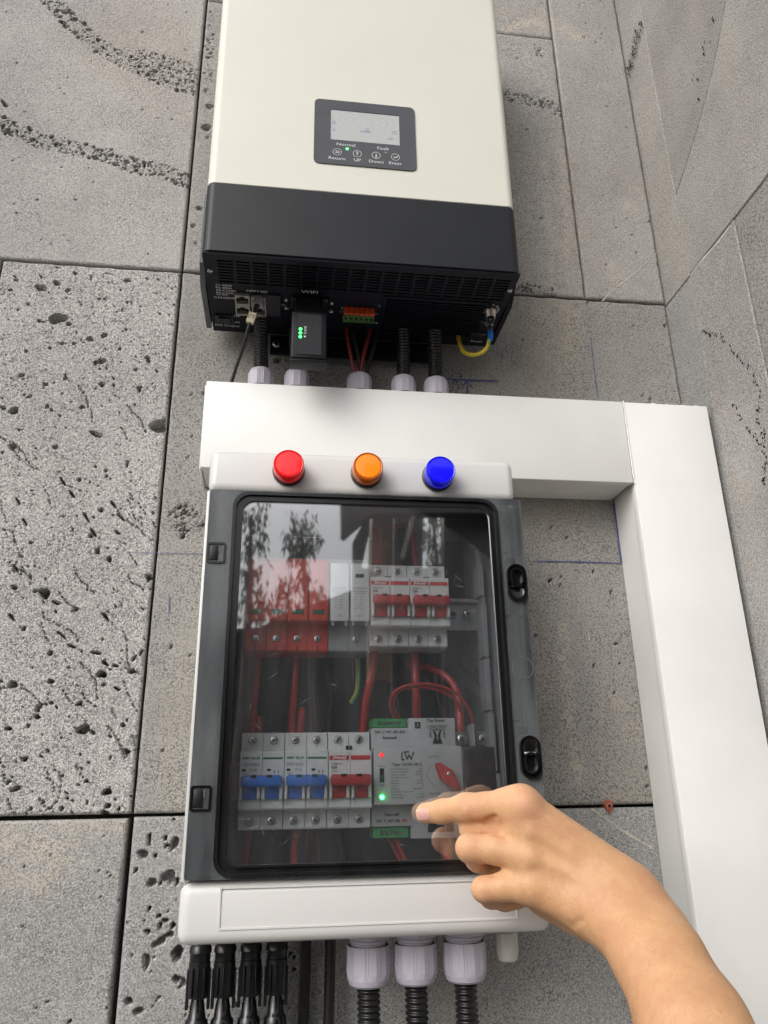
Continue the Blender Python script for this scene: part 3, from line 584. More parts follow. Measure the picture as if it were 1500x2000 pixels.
# fan grille over the right half of the bottom plate
gx0, gx1, gy0, gy1 = .095, .212, -.100, -.030; mb = MB()
mb.box(gx0, gx1, gy0, gy0+.004, IZ0-.0018, IZ0-.0002, .0006, 1); mb.box(gx0, gx1, gy1-.003, gy1, IZ0-.0018, IZ0-.0002, .0006, 1)
mb.box(gx0, gx0+.003, gy0+.004, gy1-.003, IZ0-.0017, IZ0-.0002); mb.box(gx1-.003, gx1, gy0+.004, gy1-.003, IZ0-.0017, IZ0-.0002)
for k in range(15): mb.box(gx0+.003, gx1-.003, gy0+.0068+k*.0040, gy0+.0085+k*.0040, IZ0-.0016, IZ0-.0002)
mb.build('fan_grille', M['chassis'], inv)
for s, x in ((-1, IX0-.0005), (1, IX1+.0005)):   # side flanges, cut back towards the bottom
    mb = MB(); P = [(-.146, .600), (-.146, .4945), (-.128, .480), (-.020, .480), (-.020, .600)]
    if s < 0: mb.prism([(-p[0], p[1]) for p in P], ((0, 0, 0), (0, -1, 0), (0, 0, 1)), .0895, .0935)
    mb = MB(); xa, xb = (x-.0055, x-.0002) if s < 0 else (x+.0002, x+.0055)
    pts = [(-.115, .592), (-.115, .506), (-.094, IZ0-.001), (-.020, IZ0-.001), (-.020, .592)]
    n = len(pts); mb.add([(xa, *p) for p in pts]+[(xb, *p) for p in pts], [tuple(range(n)), tuple(range(2*n-1, n-1, -1))]+[(i, (i+1) % n, n+(i+1) % n, n+i) for i in range(n)])
    mb.build('side_flange', M['flange'] if s < 0 else M['chassis'], inv)
for x, y in ((-.0845, -.121), (.2245, -.122)): screw(inv, (x, y, IZ0-.0012), (0, 0, -1), .0029)
for x, y in ((.0915, -.081), (.2100, -.065)): screw(inv, (x, y, IZ0-.0012), (0, 0, -1), .0020, m=M['flange'])
for u, v in ((560, 587), (560, 603), (647, 594), (647, 610)):
    p = WZ(u, v, IZ0-.0016); screw(inv, (p.x, p.y, IZ0-.0018), (0, 0, -1), .0027)
# mounting plate hanging below the back
mp = MB(); p0 = W(512, 690, .757); p1 = W(962, 705, .757); mp.box(-.026, .164, -.014, -.011, W(700, 702, .757).z, IZ0-.0005, .001, 1); mp.build('mounting_plate', M['chassis'], inv)
c = W(540, 673, .757); screw(inv, (c.x, -.0152, c.z), (0, -1, 0), .0046)
# display
dx0, dx1, dz0, dz1 = .0155, .1242, .6130, .7010; yd = IY-.0001
disp = MB().ring(rrect(dx0, dx1, dz0, dz1, .006), rrect(dx0+.0172, dx1-.0172, .6458, .6878, .0008), yd-.0012, yd).build('display_panel', M['panel'], inv)
sm = bpy.data.materials.new('lcd'); sm.use_nodes = True; nt = sm.node_tree; b = nt.nodes['Principled BSDF']; b.inputs['Roughness'].default_value = .10
tc = nt.nodes.new('ShaderNodeTexCoord'); wv = nt.nodes.new('ShaderNodeTexWave'); wv.wave_type = 'RINGS'; wv.rings_direction = 'Y'; mpp = nt.nodes.new('ShaderNodeMapping'); mpp.inputs['Location'].default_value = (-.072*1, 0, -.675*2.2); mpp.inputs['Scale'].default_value = (1, 1, 2.2)
nt.links.new(tc.outputs['Object'], mpp.inputs[0]); nt.links.new(mpp.outputs[0], wv.inputs[0]); wv.inputs['Scale'].default_value = 42; wv.inputs['Distortion'].default_value = 7; wv.inputs['Detail'].default_value = 2; wv.inputs['Detail Scale'].default_value = 22
cr = nt.nodes.new('ShaderNodeValToRGB'); cr.color_ramp.elements[0].color = (.46, .47, .475, 1); cr.color_ramp.elements[1].color = (.54, .55, .54, 1)
nt.links.new(wv.outputs['Fac'], cr.inputs[0]); nt.links.new(cr.outputs[0], b.inputs['Base Color'])
s = MB().box(dx0+.0173, dx1-.0173, yd-.0006, yd, .6459, .6877).build('screen', sm, disp)
M['icon'] = mat('lcd_icon', (.38, .44, .54), .4)
for x, z, w, h in ((.0700, .6612, .0060, .0010), (.0722, .6645, .0020, .0018), (.0362, .6700, .0020, .0018), (.0365, .6600, .0018, .0014), (.1012, .6640, .0024, .0022), (.0966, .6545, .0030, .0013)):
    o = MB().ring(rrect(x-w, x+w, z-h, z+h, .0002, 1), rrect(x-w*.6, x+w*.6, z-h*.5, z+h*.5, .0001, 1), yd-.0008, yd-.0006).build('screen_icon', M['icon'], None); o.parent = disp
yt = yd-.00135
for s_, x, z in (('Normal', .0492, .6398), ('Fault', .0885, .6392)): text(s_, (x, yt, z), .0054, M['printw'], disp, sx=1.2)
for s_, x, z in (('Return', .0398, .6205), ('UP', .0612, .6205), ('Down', .0812, .6205), ('Enter', .1015, .6205)): text(s_, (x, yt, z), .0054, M['printw'], disp, sx=1.2)
def glyph(kind, x, z, parent):
    mb = MB(); y0, y1 = yt-.0001, yt+.0001; L = []
    def bar(ax, az, bx, bz, w=.00045):
        a = Vector((ax, az)); c = Vector((bx, bz)); t = (c-a).normalized(); n = Vector((-t.y, t.x))*w
        P = [a+n, c+n, c-n, a-n]; mb.add([(x+p.x, y0, z+p.y) for p in P], [(0, 1, 2, 3)])
    def tri(P): mb.add([(x+a, y0, z+c) for a, c in P], [(0, 1, 2)])
    if kind == 'return': bar(-.0010, .0011, .0018, .0011); bar(.0018, .0015, .0018, -.0013); bar(-.002, -.0011, .0018, -.0011); tri([(-.0025, .0011), (-.0008, .0022), (-.0008, 0)])
    if kind == 'up': bar(-.0014, .0023, .0014, .0023); bar(0, .0008, 0, -.0022); tri([(0, .0019), (-.0012, .0002), (.0012, .0002)])
    if kind == 'down': bar(-.0014, -.0023, .0014, -.0023); bar(0, -.0008, 0, .0022); tri([(0, -.0019), (-.0012, -.0002), (.0012, -.0002)])
    if kind == 'enter': bar(.0019, .0018, .0019, -.0007); bar(-.001, -.0004, .0019, -.0004); tri([(-.0025, -.0004), (-.0008, .0008), (-.0008, -.0016)])
    o = mb.build('symbol', M['printw'], None); o.parent = parent
for kind, x in (('return', .0402), ('up', .0612), ('down', .0812), ('enter', .1018)):
    z = .6290; circ = [(x+.0046*math.cos(R_(a)), z+.0046*math.sin(R_(a))) for a in range(0, 360, 12)]; ci = [(x+.0042*math.cos(R_(a)), z+.0042*math.sin(R_(a))) for a in range(0, 360, 12)]
    MB().ring(circ, ci, yt-.0002, yt+.0002).build('button', M['printw'], disp); glyph(kind, x, z, disp)
MB().lathe((.0506, yt+.0002, .6345), (0, -1, 0), [(0, .0016), (.0004, .0014)], 14).build('indicator_light', M['ledg'], disp)
MB().lathe((.0915, yt+.0002, .6340), (0, -1, 0), [(0, .0013), (.0004, .0011)], 14).build('indicator_light', M['lens_off'], disp)
# writing and sockets on the bottom plate; text there reads towards the front edge
ZT = IZ0-.0003; BXD, BYD = (1, 0, 0), (0, -1, 0)
def btext(s, u, v, size, align='CENTER', sx=1.1, m=None):
    p = WZ(u, v, ZT); return text(s, (p.x, p.y, ZT), size, m or M['printw'], inv, BXD, BYD, align, sx=sx)
for s, u, v, z in (('P1-485B', 421, 556.5, .0042), ('P2-485A', 421, 561.5, .0042), ('P4-CANH', 422, 566.5, .0042), ('P5-CANL', 422, 571.2, .0042), ('LI-ion', 423, 574.5, .0044), ('CAN/RS485', 417.5, 580.5, .0046)): btext(s, u, v, z, 'LEFT', 1.15)
btext('MPPT485', 502, 569.5, .0052); btext('WIFI', 605, 570.5, .0066, sx=1.35); btext('OFF', 461, 617.5, .0048); btext('ON', 461, 629.5, .0048); btext('EPS Output', 444, 635.8, .0052); btext('RTC', 549, 596, .0045)
btext('Dry Port', 685.5, 603.5, .0055); btext('GEN', 720, 605.5, .0052)
for s, u, v in (('NO2', 670, 609.5), ('COM2', 684, 609.5), ('NC2', 696, 609.8), ('NO1', 708, 611.5), ('COM1', 720, 612), ('NC1', 733, 613)): btext(s, u, v, .0036, sx=1.0)
btext('Power', 931, 667, .0050); btext('PVB', 733, 631, .0035)
for i, ch in enumerate('AC CIRCUIT BREAKER'):     # lettering round the reset breaker
    a = R_(215-250*i/17); r = .0088; c = Vector((.2130, -.0865, ZT)); p = c+Vector((math.cos(a)*r, -math.sin(a)*r, 0))
    if ch != ' ': text(ch, p, .0038, M['printw'], inv, (math.sin(a), math.cos(a), 0), (math.cos(a), -math.sin(a), 0))
c = WZ(941, 631, ZT); circ = lambda r: [(r*math.cos(R_(a)), r*math.sin(R_(a))) for a in range(0, 360, 20)]
mb = MB(); n = 18; o_ = circ(.0036); i_ = circ(.0031)
mb.add([(c.x+a, c.y+b_, ZT) for a, b_ in o_]+[(c.x+a, c.y+b_, ZT) for a, b_ in i_], [(i, (i+1) % n, n+(i+1) % n, n+i) for i in range(n)])
for w, yy in ((.002, -.0003), (.0014, .0008), (.0007, .0018)): mb.add([(c.x+a, c.y+b_, ZT) for a, b_ in ((-w, yy), (w, yy), (w, yy+.0004), (-w, yy+.0004))], [(0, 1, 2, 3)])
mb.add([(c.x+a, c.y+b_, ZT) for a, b_ in ((-.0002, -.0026), (.0002, -.0026), (.0002, 0), (-.0002, 0))], [(0, 1, 2, 3)])
mb.build('earth_symbol', M['printw'], inv)
def port(cx, cy):
    w, d, z0, z1 = .0076, .0088, IZ0-.0035, IZ0
    mb = MB(); mb.box(cx-w, cx-w+.0013, cy-d, cy+d, z0, z1); mb.box(cx+w-.0013, cx+w, cy-d, cy+d, z0, z1); mb.box(cx-w+.0013, cx+w-.0013, cy-d, cy-d+.0018, z0, z1); mb.box(cx-w+.0013, cx+w-.0013, cy+d-.0030, cy+d, z0, z1)
    mb.box(cx-w+.0013, cx-.0032, cy-d+.0018, cy-d+.0045, z0+.0001, z1); mb.box(cx+.0032, cx+w-.0013, cy-d+.0018, cy-d+.0045, z0+.0001, z1)
    mb.box(cx-.0032, cx-.0018, cy-d+.0018, cy-d+.0030, z0+.0001, z1); mb.box(cx+.0018, cx+.0032, cy-d+.0018, cy-d+.0030, z0+.0001, z1)
    o = mb.build('network_port', M['port'], inv)
    s = MB().box(cx-w+.0014, cx+w-.0014, cy-d+.0019, cy+d-.0031, IZ0-.0006, IZ0-.0002).build('socket', M['void'], None); s.parent = o
    m2 = MB()
    for k in range(8): m2.box(cx-.0042+k*.0012-.0002, cx-.0042+k*.0012+.0002, cy+d-.006, cy+d-.0032, IZ0-.0018, IZ0-.0007)
    s = m2.build('contact_pins', M['brass'], None); s.parent = o
for u, v in ((473.5, 582), (474.5, 602), (505, 586), (506.5, 604)):
    p = WZ(u, v, IZ0); port(p.x, p.y)
p = WZ(529, 594, IZ0); MB().box(p.x-.0105, p.x+.0105, p.y-.0185, p.y+.0185, IZ0-.0028, IZ0-.0001, .0004, 1).build('blank_cover', M['purple'], inv)
p = WZ(439, 622, IZ0); MB().box(p.x-.0105, p.x+.0105, p.y-.008, p.y+.008, IZ0-.0022, IZ0-.0001, .0008, 1).build('switch_frame', M['black'], inv)
q = MB().box(p.x-.007, p.x+.007, p.y-.0055, p.y+.0055, IZ0-.0042, IZ0-.0023, .0008, 1).build('rocker_switch', M['blackg'], inv)
p = WZ(932, 655, IZ0); MB().box(p.x-.009, p.x+.009, p.y-.007, p.y+.007, IZ0-.0030, IZ0-.0001, .0012, 1).build('rocker_switch', M['blackg'], inv)
# orange and green dry-contact terminal block
p = WZ(700, 617, IZ0-.008); tx0, tx1, ty = p.x-.0166, p.x+.0172, p.y+.0045
MB().box(tx0, tx1, ty-.0065, ty+.006, IZ0-.0100, IZ0-.0001, .0004, 1).build('terminal_block', M['tgreen2'], inv)
for k in range(6):
    x = tx0+.0003+(tx1-tx0)*(k+.5)/6; MB().box(x-.0025, x+.0025, ty-.0098, ty-.0064, IZ0-.0092, IZ0-.0004, .0004, 1).build('release_lever', M['orange'], inv)
    MB().box(x-.0012, x+.0012, ty-.0034, ty+.0002, IZ0-.0104, IZ0-.0099).build('wire_entry', M['void'], inv)
# reset breaker and earth stud
c = Vector((.2130, -.0865, IZ0)); mb = MB(); mb.lathe(c, (0, 0, -1), [(0, .0070), (.0022, .0070), (.0024, .0062)], 6, smooth=False); o = mb.build('reset_breaker', M['brass'], inv)
mb = MB(); prof = [(.0022, .0052)]
for k in range(9): prof += [(.0026+k*.0009, .0052), (.0030+k*.0009, .0047)]
mb.lathe(c, (0, 0, -1), prof+[(.0112, .0048)], 20); q = mb.build('thread', M['brass'], None); q.parent = o
q = MB().lathe(c, (0, 0, -1), [(.011, .0040), (.0150, .0040), (.0162, .0033)], 20).build('reset_button', M['blackg'], None); q.parent = o
c = WZ(956, 632, IZ0-.002); c.z = IZ0; MB().lathe(c, (0, 0, -1), [(0, .0052), (.0012, .0052), (.0013, .0040), (.0045, .0040), (.0047, .0026), (.010, .0026), (.0105, .0018)], 18).build('earth_stud', M['metal'], inv)
STUD = c.copy()
rebase(inv, (.07, 0, IZ0))

# earth lead
el = thing('earth_lead', 'yellow and green earth lead looping below the right corner of the inverter', 'cable')
a = [W(894, 652, .738), W(897, 668, .732), W(905, 686, .724), W(922, 693.5, .716), W(940, 689, .708), W(951, 679, .703), W(956, 663, .700)]
MB().tube(a, .0023, 12).build('sheath', M['yel'], el)
P = catmull(a, 8)[18:]; mb = MB(); vs = []
for i, q in enumerate(P):
    t = (P[min(i+1, len(P)-1)]-P[max(i-1, 0)]).normalized(); b_ = Vector((0, -1, 0)).cross(t).normalized(); k0 = .25
    for j in range(5):
        an = R_(20+j*28); vs.append(q+(b_*math.cos(an)*-1+Vector((0, -1, 0))*math.sin(an))*.00238)
mb.add(vs, [(5*i+j, 5*i+j+1, 5*i+j+6, 5*i+j+5) for i in range(len(P)-1) for j in range(4)], True)
mb.build('green_stripe', M['grn'], el)
MB().tube([W(957, 665, .700), W(958, 655, .700), W(957.5, 647, .700)], .0029, 14, rf=lambda t: .0026+.0005*math.sin(t*3.1)).build('sleeve', M['lug'], el)
MB().tube([W(957.5, 648, .7005), W(957, 640, .702), WZ(956.5, 634, IZ0-.006)], .0018, 10).build('ring_lug', M['metal'], el)
rebase(el, a[0])

# plug-in dongle
dg = thing('wifi_dongle', 'black plug-in wireless dongle with three green lights hanging under the inverter', 'dongle')
yf, yb = -.110, -.094; x0, x1, z0, z1 = -.0022, .0340, .4035, .4590
MB().box(x0, x1, yf, yb, z0, z1, .0022, 3).build('body', M['dongle'], dg)
MB().box(x0+.0062, x1-.0055, yf-.0006, yf-.0001, z0+.0045, z1-.004, .0002, 1).build('front_face', M['dongle_face'], dg)
MB().box(x0-.0006, x1+.0006, yf-.0010, yb+.001, z0-.0038, z0-.0003, .0018, 2).build('end_cap', M['dongle'], dg)
MB().box(x0+.003, x1-.003, -.0900, -.0730, .4480, IZ0-.0004, .001, 1).build('plug_housing', M['black'], dg)
MB().box(-.0035, .0355, -.0900, -.0700, IZ0-.0040, IZ0-.0019, .001, 1).build('mounting_flange', M['black'], dg)
ry = yf-.0009; MB().ring(rrect(.0172, .0222, .4205, .4550, .0024, 5), rrect(.0178, .0216, .4211, .4544, .0018, 5), ry, yf-.0004).build('button_outline', M['black'], dg)
for z in (.4370, .4325, .4280): MB().lathe((.0072, yf-.0004, z), (0, -1, 0), [(0, .0017), (.0005, .0015), (.0008, .0008)], 16).build('status_light', M['ledg2'], dg)
text('INV', (.0118, ry, .4372), .0040, M['greyprint'], dg, (0, 0, -1), (1, 0, 0)).data.materials[0] = M['printw']
mb = MB(); mb.ring([(.0118+a, .4325+b_) for a, b_ in ((0, .0015), (.0014, 0), (.0008, -.0012), (-.0008, -.0012), (-.0014, 0))], [(.0118+a*.7, .4325+b_*.7) for a, b_ in ((0, .0015), (.0014, 0), (.0008, -.0012), (-.0008, -.0012), (-.0014, 0))], ry-.0001, ry+.0001)
mb.add([(.0104, ry, .4292), (.0132, ry, .4292), (.0118, ry, .4268)], [(0, 1, 2)]); mb.build('symbol', M['printw'], dg)
rebase(dg, (.016, -.094, z0))

# signal cable with its cream tag
sc_ = thing('signal_cable', 'thin black signal cable with a cream CT tag running down from the network sockets', 'cable')
a = [W(503, 590, .690), W(498, 606, .684), W(491, 622, .682), W(484, 645, .686), W(474, 680, .698), W(462, 715, .708), W(453, 745, .716), W(448, 765, .722)]
MB().tube(a, .0019, 10).build('sheath', M['rubber'], sc_)
p = WZ(505, 586, IZ0-.004); MB().box(p.x-.0052, p.x+.0052, p.y-.0045, p.y+.0045, IZ0-.0120, IZ0-.0010, .0006, 1).build('plug', M['clearplug'], sc_)
MB().tube([W(503, 592, .688), W(500, 603, .683)], .0029, 12).build('boot', M['rubber'], sc_)
c = W(491, 621, .6810); t = (W(486, 634, .683)-W(496, 608, .682)).normalized(); xx = t.cross(Vector((0, 1, 0))).normalized()
if xx.x < 0: xx = -xx
n = xx.cross(t).normalized()
if n.y > 0: n = -n
mb = MB(); hw, hh = .0038, .0058
P = [c+n*.0022+xx*a1*hw+t*b1*hh for a1, b1 in ((-1, -1), (1, -1), (1, 1), (-1, 1))]; Q = [p-n*.0048 for p in P]
mb.add(P+Q, [(0, 1, 2, 3), (7, 6, 5, 4), (0, 4, 5, 1), (1, 5, 6, 2), (2, 6, 7, 3), (3, 7, 4, 0)]); mb.build('tag', M['tag'], sc_)
text('CT', c+n*.0024, .0056, M['print'], sc_, xx, -t)
rebase(sc_, a[-1])

# ------------------------------------------------------------------ glands and conduits
def gland(base, axis, R, m, label, group, scale_h=1.0):
    """base: where it leaves the housing; axis: away from the housing"""
    t = thing('cable_gland', label, 'cable gland', group); base = Vector(base); h = R*scale_h
    MB().lathe(base, axis, [(-.0002, R*1.02), (.0, R*1.02), (h*.32, R*1.02), (h*.36, R*.98)], 6, smooth=False).build('hex_base', m, t)
    MB().lathe(base, axis, [(h*.36, R*.80), (h*.40, R*.86), (h*.47, R*.86), (h*.50, R*.80), (h*.56, R*.80)], 28).build('collar', m, t)
    # nut: twelve flats with fine ribs on every second one, domed end
    mb = MB(); n = 96; vs = []; rows = []
    for k, (hh, rr, f) in enumerate(((.56, .93, 0), (.60, .98, .6), (1.42, 1.0, 1), (1.46, .985, .5), (1.60, .95, 0), (1.78, .86, 0), (1.86, .72, 0), (1.87, .58, 0), (1.80, .56, 0))):
        for i in range(n):
            a = 2*math.pi*i/n; sect = (i//8) % 2; flat = math.cos(math.pi/12)/math.cos(((a+math.pi/12) % (math.pi/6))-math.pi/12)
            r = R*rr*(flat if f else 1)*(1-(.030 if (sect and i % 2 and f == 1) else 0)); rows.append((hh*h, a, r))
    ax = Vector(axis).normalized(); e1 = ax.cross(Vector((0, 1, 0))).normalized(); e2 = ax.cross(e1)
    vs = [base+ax*q[0]+(e1*math.cos(q[1])+e2*math.sin(q[1]))*q[2] for q in rows]; K = len(rows)//n
    fs = [(k*n+i, k*n+(i+1) % n, (k+1)*n+(i+1) % n, (k+1)*n+i) for k in range(K-1) for i in range(n)]
    mb.add(vs, fs, True); o = mb.build('nut', m, t, ang=17)
    MB().lathe(base, axis, [(h*.58, R*.555), (h*1.81, R*.555), (h*1.82, R*.40)], 20, cap=False).build('seal', M['rubber'], t)
    rebase(t, base); return t
def conduit(pts, r, label, group, pitch=.0034):
    t = thing('corrugated_conduit', label, 'conduit', group); P = [Vector(p) for p in pts]; C_ = catmull(P, 30); L = sum((C_[i+1]-C_[i]).length for i in range(len(C_)-1))
    N = int(L/pitch)*8; mb = MB(); vs = []; acc = [0]
    for i in range(len(C_)-1): acc.append(acc[-1]+(C_[i+1]-C_[i]).length)
    n = 22; j = 0; prev = None
    for i in range(N+1):
        s = L*i/N
        while j < len(acc)-2 and acc[j+1] < s: j += 1
        f = (s-acc[j])/max(1e-9, acc[j+1]-acc[j]); c = C_[j].lerp(C_[j+1], f); tg = (C_[j+1]-C_[j]).normalized()
        e = tg.orthogonal().normalized() if prev is None else (prev-tg*prev.dot(tg)).normalized(); prev = e; b_ = tg.cross(e)
        w = math.cos(2*math.pi*i/8); rr = r*(1-.075+.075*math.copysign(abs(w)**.6, w))
        for k in range(n): a = 2*math.pi*k/n; vs.append(c+(e*math.cos(a)+b_*math.sin(a))*rr)
    fs = [(i*n+k, i*n+(k+1) % n, (i+1)*n+(k+1) % n, (i+1)*n+k) for i in range(N) for k in range(n)]
    mb.add(vs, fs, True); mb.build('ribbed_hose', M['conduit'], t, auto=False); rebase(t, P[-1]); return t
GT = 'cable glands on top of the trunking'
yg = -.030
for x, lab in ((-.0335, 'lilac cable gland on the trunking, leftmost, with a ribbed conduit from the network sockets'), (.0055, 'lilac cable gland on the trunking just below the wireless dongle'),
               (.0745, 'lilac cable gland on the trunking where the red and black wires enter'), (.1240, 'lilac cable gland on the trunking, second from the right'), (.1610, 'lilac cable gland on the trunking, rightmost of the row')):
    gland((x, yg, TZ1-.0004), (0, 0, 1), .0142, M['glandp'], lab, GT, 1.22)
ct = 'ribbed conduits between inverter and trunking'
conduit([(-.0345, -.0415, IZ0-.0005), (-.0352, -.038, .470), (-.0340, -.032, .445), (-.0335, yg, .424)], .0082, 'ribbed black conduit below the network sockets, left of the dongle', ct)
conduit([(.0030, -.032, IZ0-.0045), (.0035, -.031, .470), (.0055, yg, .450), (.0055, yg, .424)], .0082, 'ribbed black conduit half hidden behind the wireless dongle', ct)
conduit([(.1235, -.0385, IZ0-.0020), (.1245, -.036, .470), (.1245, -.031, .445), (.1240, yg, .424)], .0078, 'ribbed black conduit in the middle of the fan grille', ct)
conduit([(.1590, -.0405, IZ0-.0020), (.1600, -.037, .470), (.1610, -.031, .445), (.1610, yg, .424)], .0084, 'ribbed black conduit on the right, beside the earth lead', ct)
for pts, m, lab in (([W(675, 640, .735), W(681, 675, .736), W(690, 715, .738), W(697, 738, .740)], 'redwire_shade', 'left red wire dropping from the terminal block into a gland'),
                    ([W(723, 640, .735), W(718, 665, .734), W(711, 690, .735), W(703, 738, .738)], 'redwire_shade', 'right red wire dropping from the terminal block into a gland'),
                    ([W(688, 645, .742), W(697, 680, .742), W(706, 738, .742)], 'rubber', 'black wire between the two red wires under the inverter'),
                    ([W(737, 645, .742), W(730, 680, .742), W(712, 738, .741)], 'rubber', 'black wire right of the two red wires under the inverter')):
    t = thing('wire', lab, 'wire', 'wires under the inverter'); MB().tube(pts+[(.0745, yg, .415)], .0022 if m == 'redwire_shade' else .0026, 10).build('sheath', M[m], t); rebase(t, pts[-1])
GB = 'large cable glands under the switch box'
for x, lab in ((.0740, 'large lilac cable gland under the white box, left of three'), (.1118, 'large lilac cable gland under the white box, middle of three'), (.1518, 'large lilac cable gland under the white box, right of three')):
    gland((x, -.085, -.1030), (0, 0, -1), .0176, M['glandp'], lab, GB, 1.25)
gs = gland((.1905, -.075, -.1030), (0, 0, -1), .0092, M['glandw'], 'small grey-white cable gland with no cable under the box corner', None, 1.75)
MB().lathe((.1905, -.075, -.1030), (0, 0, -1), [(.027, .005), (.0288, .005), (.029, .002)], 14).build('blanking_plug', M['glandw'], None); bpy.data.objects['blanking_plug'].parent = gs; bpy.data.objects['blanking_plug'].matrix_parent_inverse = Matrix.Translation(-gs.location)
cb = 'ribbed conduits below the switch box'
for x, lab in ((.0740, 'ribbed black conduit hanging from the left large gland'), (.1118, 'ribbed black conduit hanging from the middle large gland'), (.1518, 'ribbed black conduit hanging from the right large gland')):
    conduit([(x, -.085, -.130), (x+.0006, -.085, -.20), (x+.002, -.083, -.30), (x+.002, -.08, -.42)], .0092, lab, cb, .0042)
# solar plug connectors and plain cables at the lower left
for i, (x, lab) in enumerate(((-.0600, 'leftmost of four black solar plug connectors under the box'), (-.0400, 'second black solar plug connector from the left'), (-.0190, 'third black solar plug connector from the left, with open ribs'), (.0020, 'rightmost of four black solar plug connectors under the box'))):
    t = thing('plug_connector', lab, 'connector', 'solar plug connectors in a row'); y = -.048; z = -.116
    MB().lathe((x, y, z+.016), (0, 0, -1), [(0, .0036), (.03, .0036)], 14).build('cable', M['rubber'], t)
    MB().lathe((x, y, z), (0, 0, -1), [(0, .0072), (.002, .0088), (.006, .0092), (.007, .0084), (.012, .0084)], 14).build('cap_nut', M['black'], t)
    mb = MB(); mb.lathe((x, y, z-.012), (0, 0, -1), [(0, .0078), (.001, .0088), (.024, .0090), (.026, .0082)], 16)
    for s in (-1, 1): mb.box(x+s*.0084-.0012, x+s*.0084+.0012, y-.0035, y+.0035, z-.046, z-.018, .0005, 1)
    for k in range(3 if i % 2 == 0 else 2): mb.box(x-.0046+k*.0046-.0007, x-.0046+k*.0046+.0007, y-.0098, y-.0060, z-.036, z-.016, .0004, 1)
    mb.build('housing', M['black'], t)
    mb = MB(); mb.lathe((x, y, z-.038), (0, 0, -1), [(0, .0046), (.003, .0052), (.014, .0072), (.016, .0090), (.022, .0094)], 18); mb.build('cone', M['blackg'], t)
    mb = MB(); prof = [(0, .0084)]
    for k in range(6): prof += [(.001+k*.008, .0092), (.0015+k*.008, .0082), (.003+k*.008, .0082), (.0035+k*.008, .0092)]
    mb.lathe((x, y, z-.060), (0, 0, -1), prof+[(.055, .0070), (.057, .004), (.2, .004)], 16); mb.build('plug_body', M['black'], t); rebase(t, (x, y, z-.06))
for x, lab in ((.0262, 'thick black cable down the wall, nearer the plug connectors'), (.0475, 'thick black cable down the wall, nearer the three large glands')):
    t = thing('cable', lab, 'cable', 'two plain black cables below the box'); MB().tube([(x-.002+.0018, -.030, -.09), (x, -.024, -.15), (x-.002, -.018, -.25), (x-.004, -.016, -.45)], .0047, 14).build('sheath', M['rubber'], t); rebase(t, (x, -.02, -.45))

# ------------------------------------------------------------------ switch box
XL, XR_, ZB, ZTp, YF = -.0705, .2098, -.1035, .2905, -.1385
LZ0, LZ1 = -.0605, .2488
box = thing('switch_box', 'white switch box with smoked see-through door and three coloured lamps on top', 'switch box')
mb = MB(); mb.box(XL, XR_-.001, -.1350, -.006, LZ1+.0008, ZTp, .0075, 4); mb.build('top_panel', M['abs'], box)
mb = MB(); mb.box(XL, XR_, YF, -.006, ZB, LZ0-.0008, .0085, 4)
lo = rrect(-.0412, .1832, -.0934, -.0652, .0008, 2); li = rrect(-.0400, .1820, -.0922, -.0664, .0006, 2); mb.ring(lo, li, YF-.0008, YF+.001); mb.build('bottom_panel', M['abs'], box)
MB().box(XL, XL+.004, -.1355, -.006, LZ0-.0012, LZ1+.0012, .0012, 2).build('side_wall', M['abs'], box); MB().box(XR_-.005, XR_-.001, -.1260, -.006, LZ0-.0012, LZ1+.0012, .0012, 2).build('side_wall', M['abs'], box)
mb = MB(); mb.box(XL+.0041, -.0460, -.1285, -.1255, LZ0-.0005, LZ1+.0005); mb.box(.1860, XR_-.0051, -.1225, -.1195, LZ0-.0005, LZ1+.0005); mb.build('door_seat', M['abs'], box)
MB().box(XL+.001, XR_-.002, -.0058, -.002, ZB+.002, ZTp-.002, .001, 1).build('back_shell', M['abs'], box)
mb = MB(); mb.box(XL+.0041, XR_-.0051, -.0125, -.0060, LZ0, LZ1); mb.build('back_plate', M['backplate'], box)
mb = MB(); mb.box(-.0462, -.0440, -.1253, -.0127, LZ0, LZ1); mb.box(.1862, .1884, -.1193, -.0127, LZ0, LZ1); mb.build('inner_wall', M['abs_in'], box)
# stepped grey rack rail inside the right edge
mb = MB()
for z0, z1, x in ((-.04, .012, .1795), (.014, .062, .1775), (.064, .108, .1765), (.1105, .158, .1765), (.166, .196, .1755)): mb.box(x, x+.0052, -.1090, -.0900, z0, z1, .0004, 1)
for z in (.0130, .0630, .1092, .1620): mb.box(.1790, .1815, -.1070, -.0900, z-.0030, z+.0030)
mb.box(.1700, .1812, -.1060, -.1035, .2120, .2160, .001, 1); mb.box(.1755, .1805, -.1060, -.1035, .1965, .2118, .001, 1); mb.build('rack_rail', M['abs_in'], box)
def rail(z, x0, x1, name='mounting_rail'):
    mb = MB(); mb.box(x0, x1, -.0600, -.0590, z-.0155, z-.0125); mb.box(x0, x1, -.0600, -.0590, z+.0125, z+.0155); mb.box(x0, x1, -.0530, -.0520, z-.0125, z+.0125); mb.box(x0, x1, -.0590, -.0520, z-.0130, z-.0120); mb.box(x0, x1, -.0590, -.0520, z+.0120, z+.0130)
    r = mb.build(name, M['rail'], box); return r
r1 = rail(.1590, -.040, .1870); rail(.0095, -.040, .1870)
o = MB().ring(rrect(.1535, .1655, .1565, .1620, .0027, 4), rrect(.1540, .1660-.001, .1570, .1615, .0022, 4), -.0606, -.0532).build('slot_rim', M['rail'], None); o.parent = r1
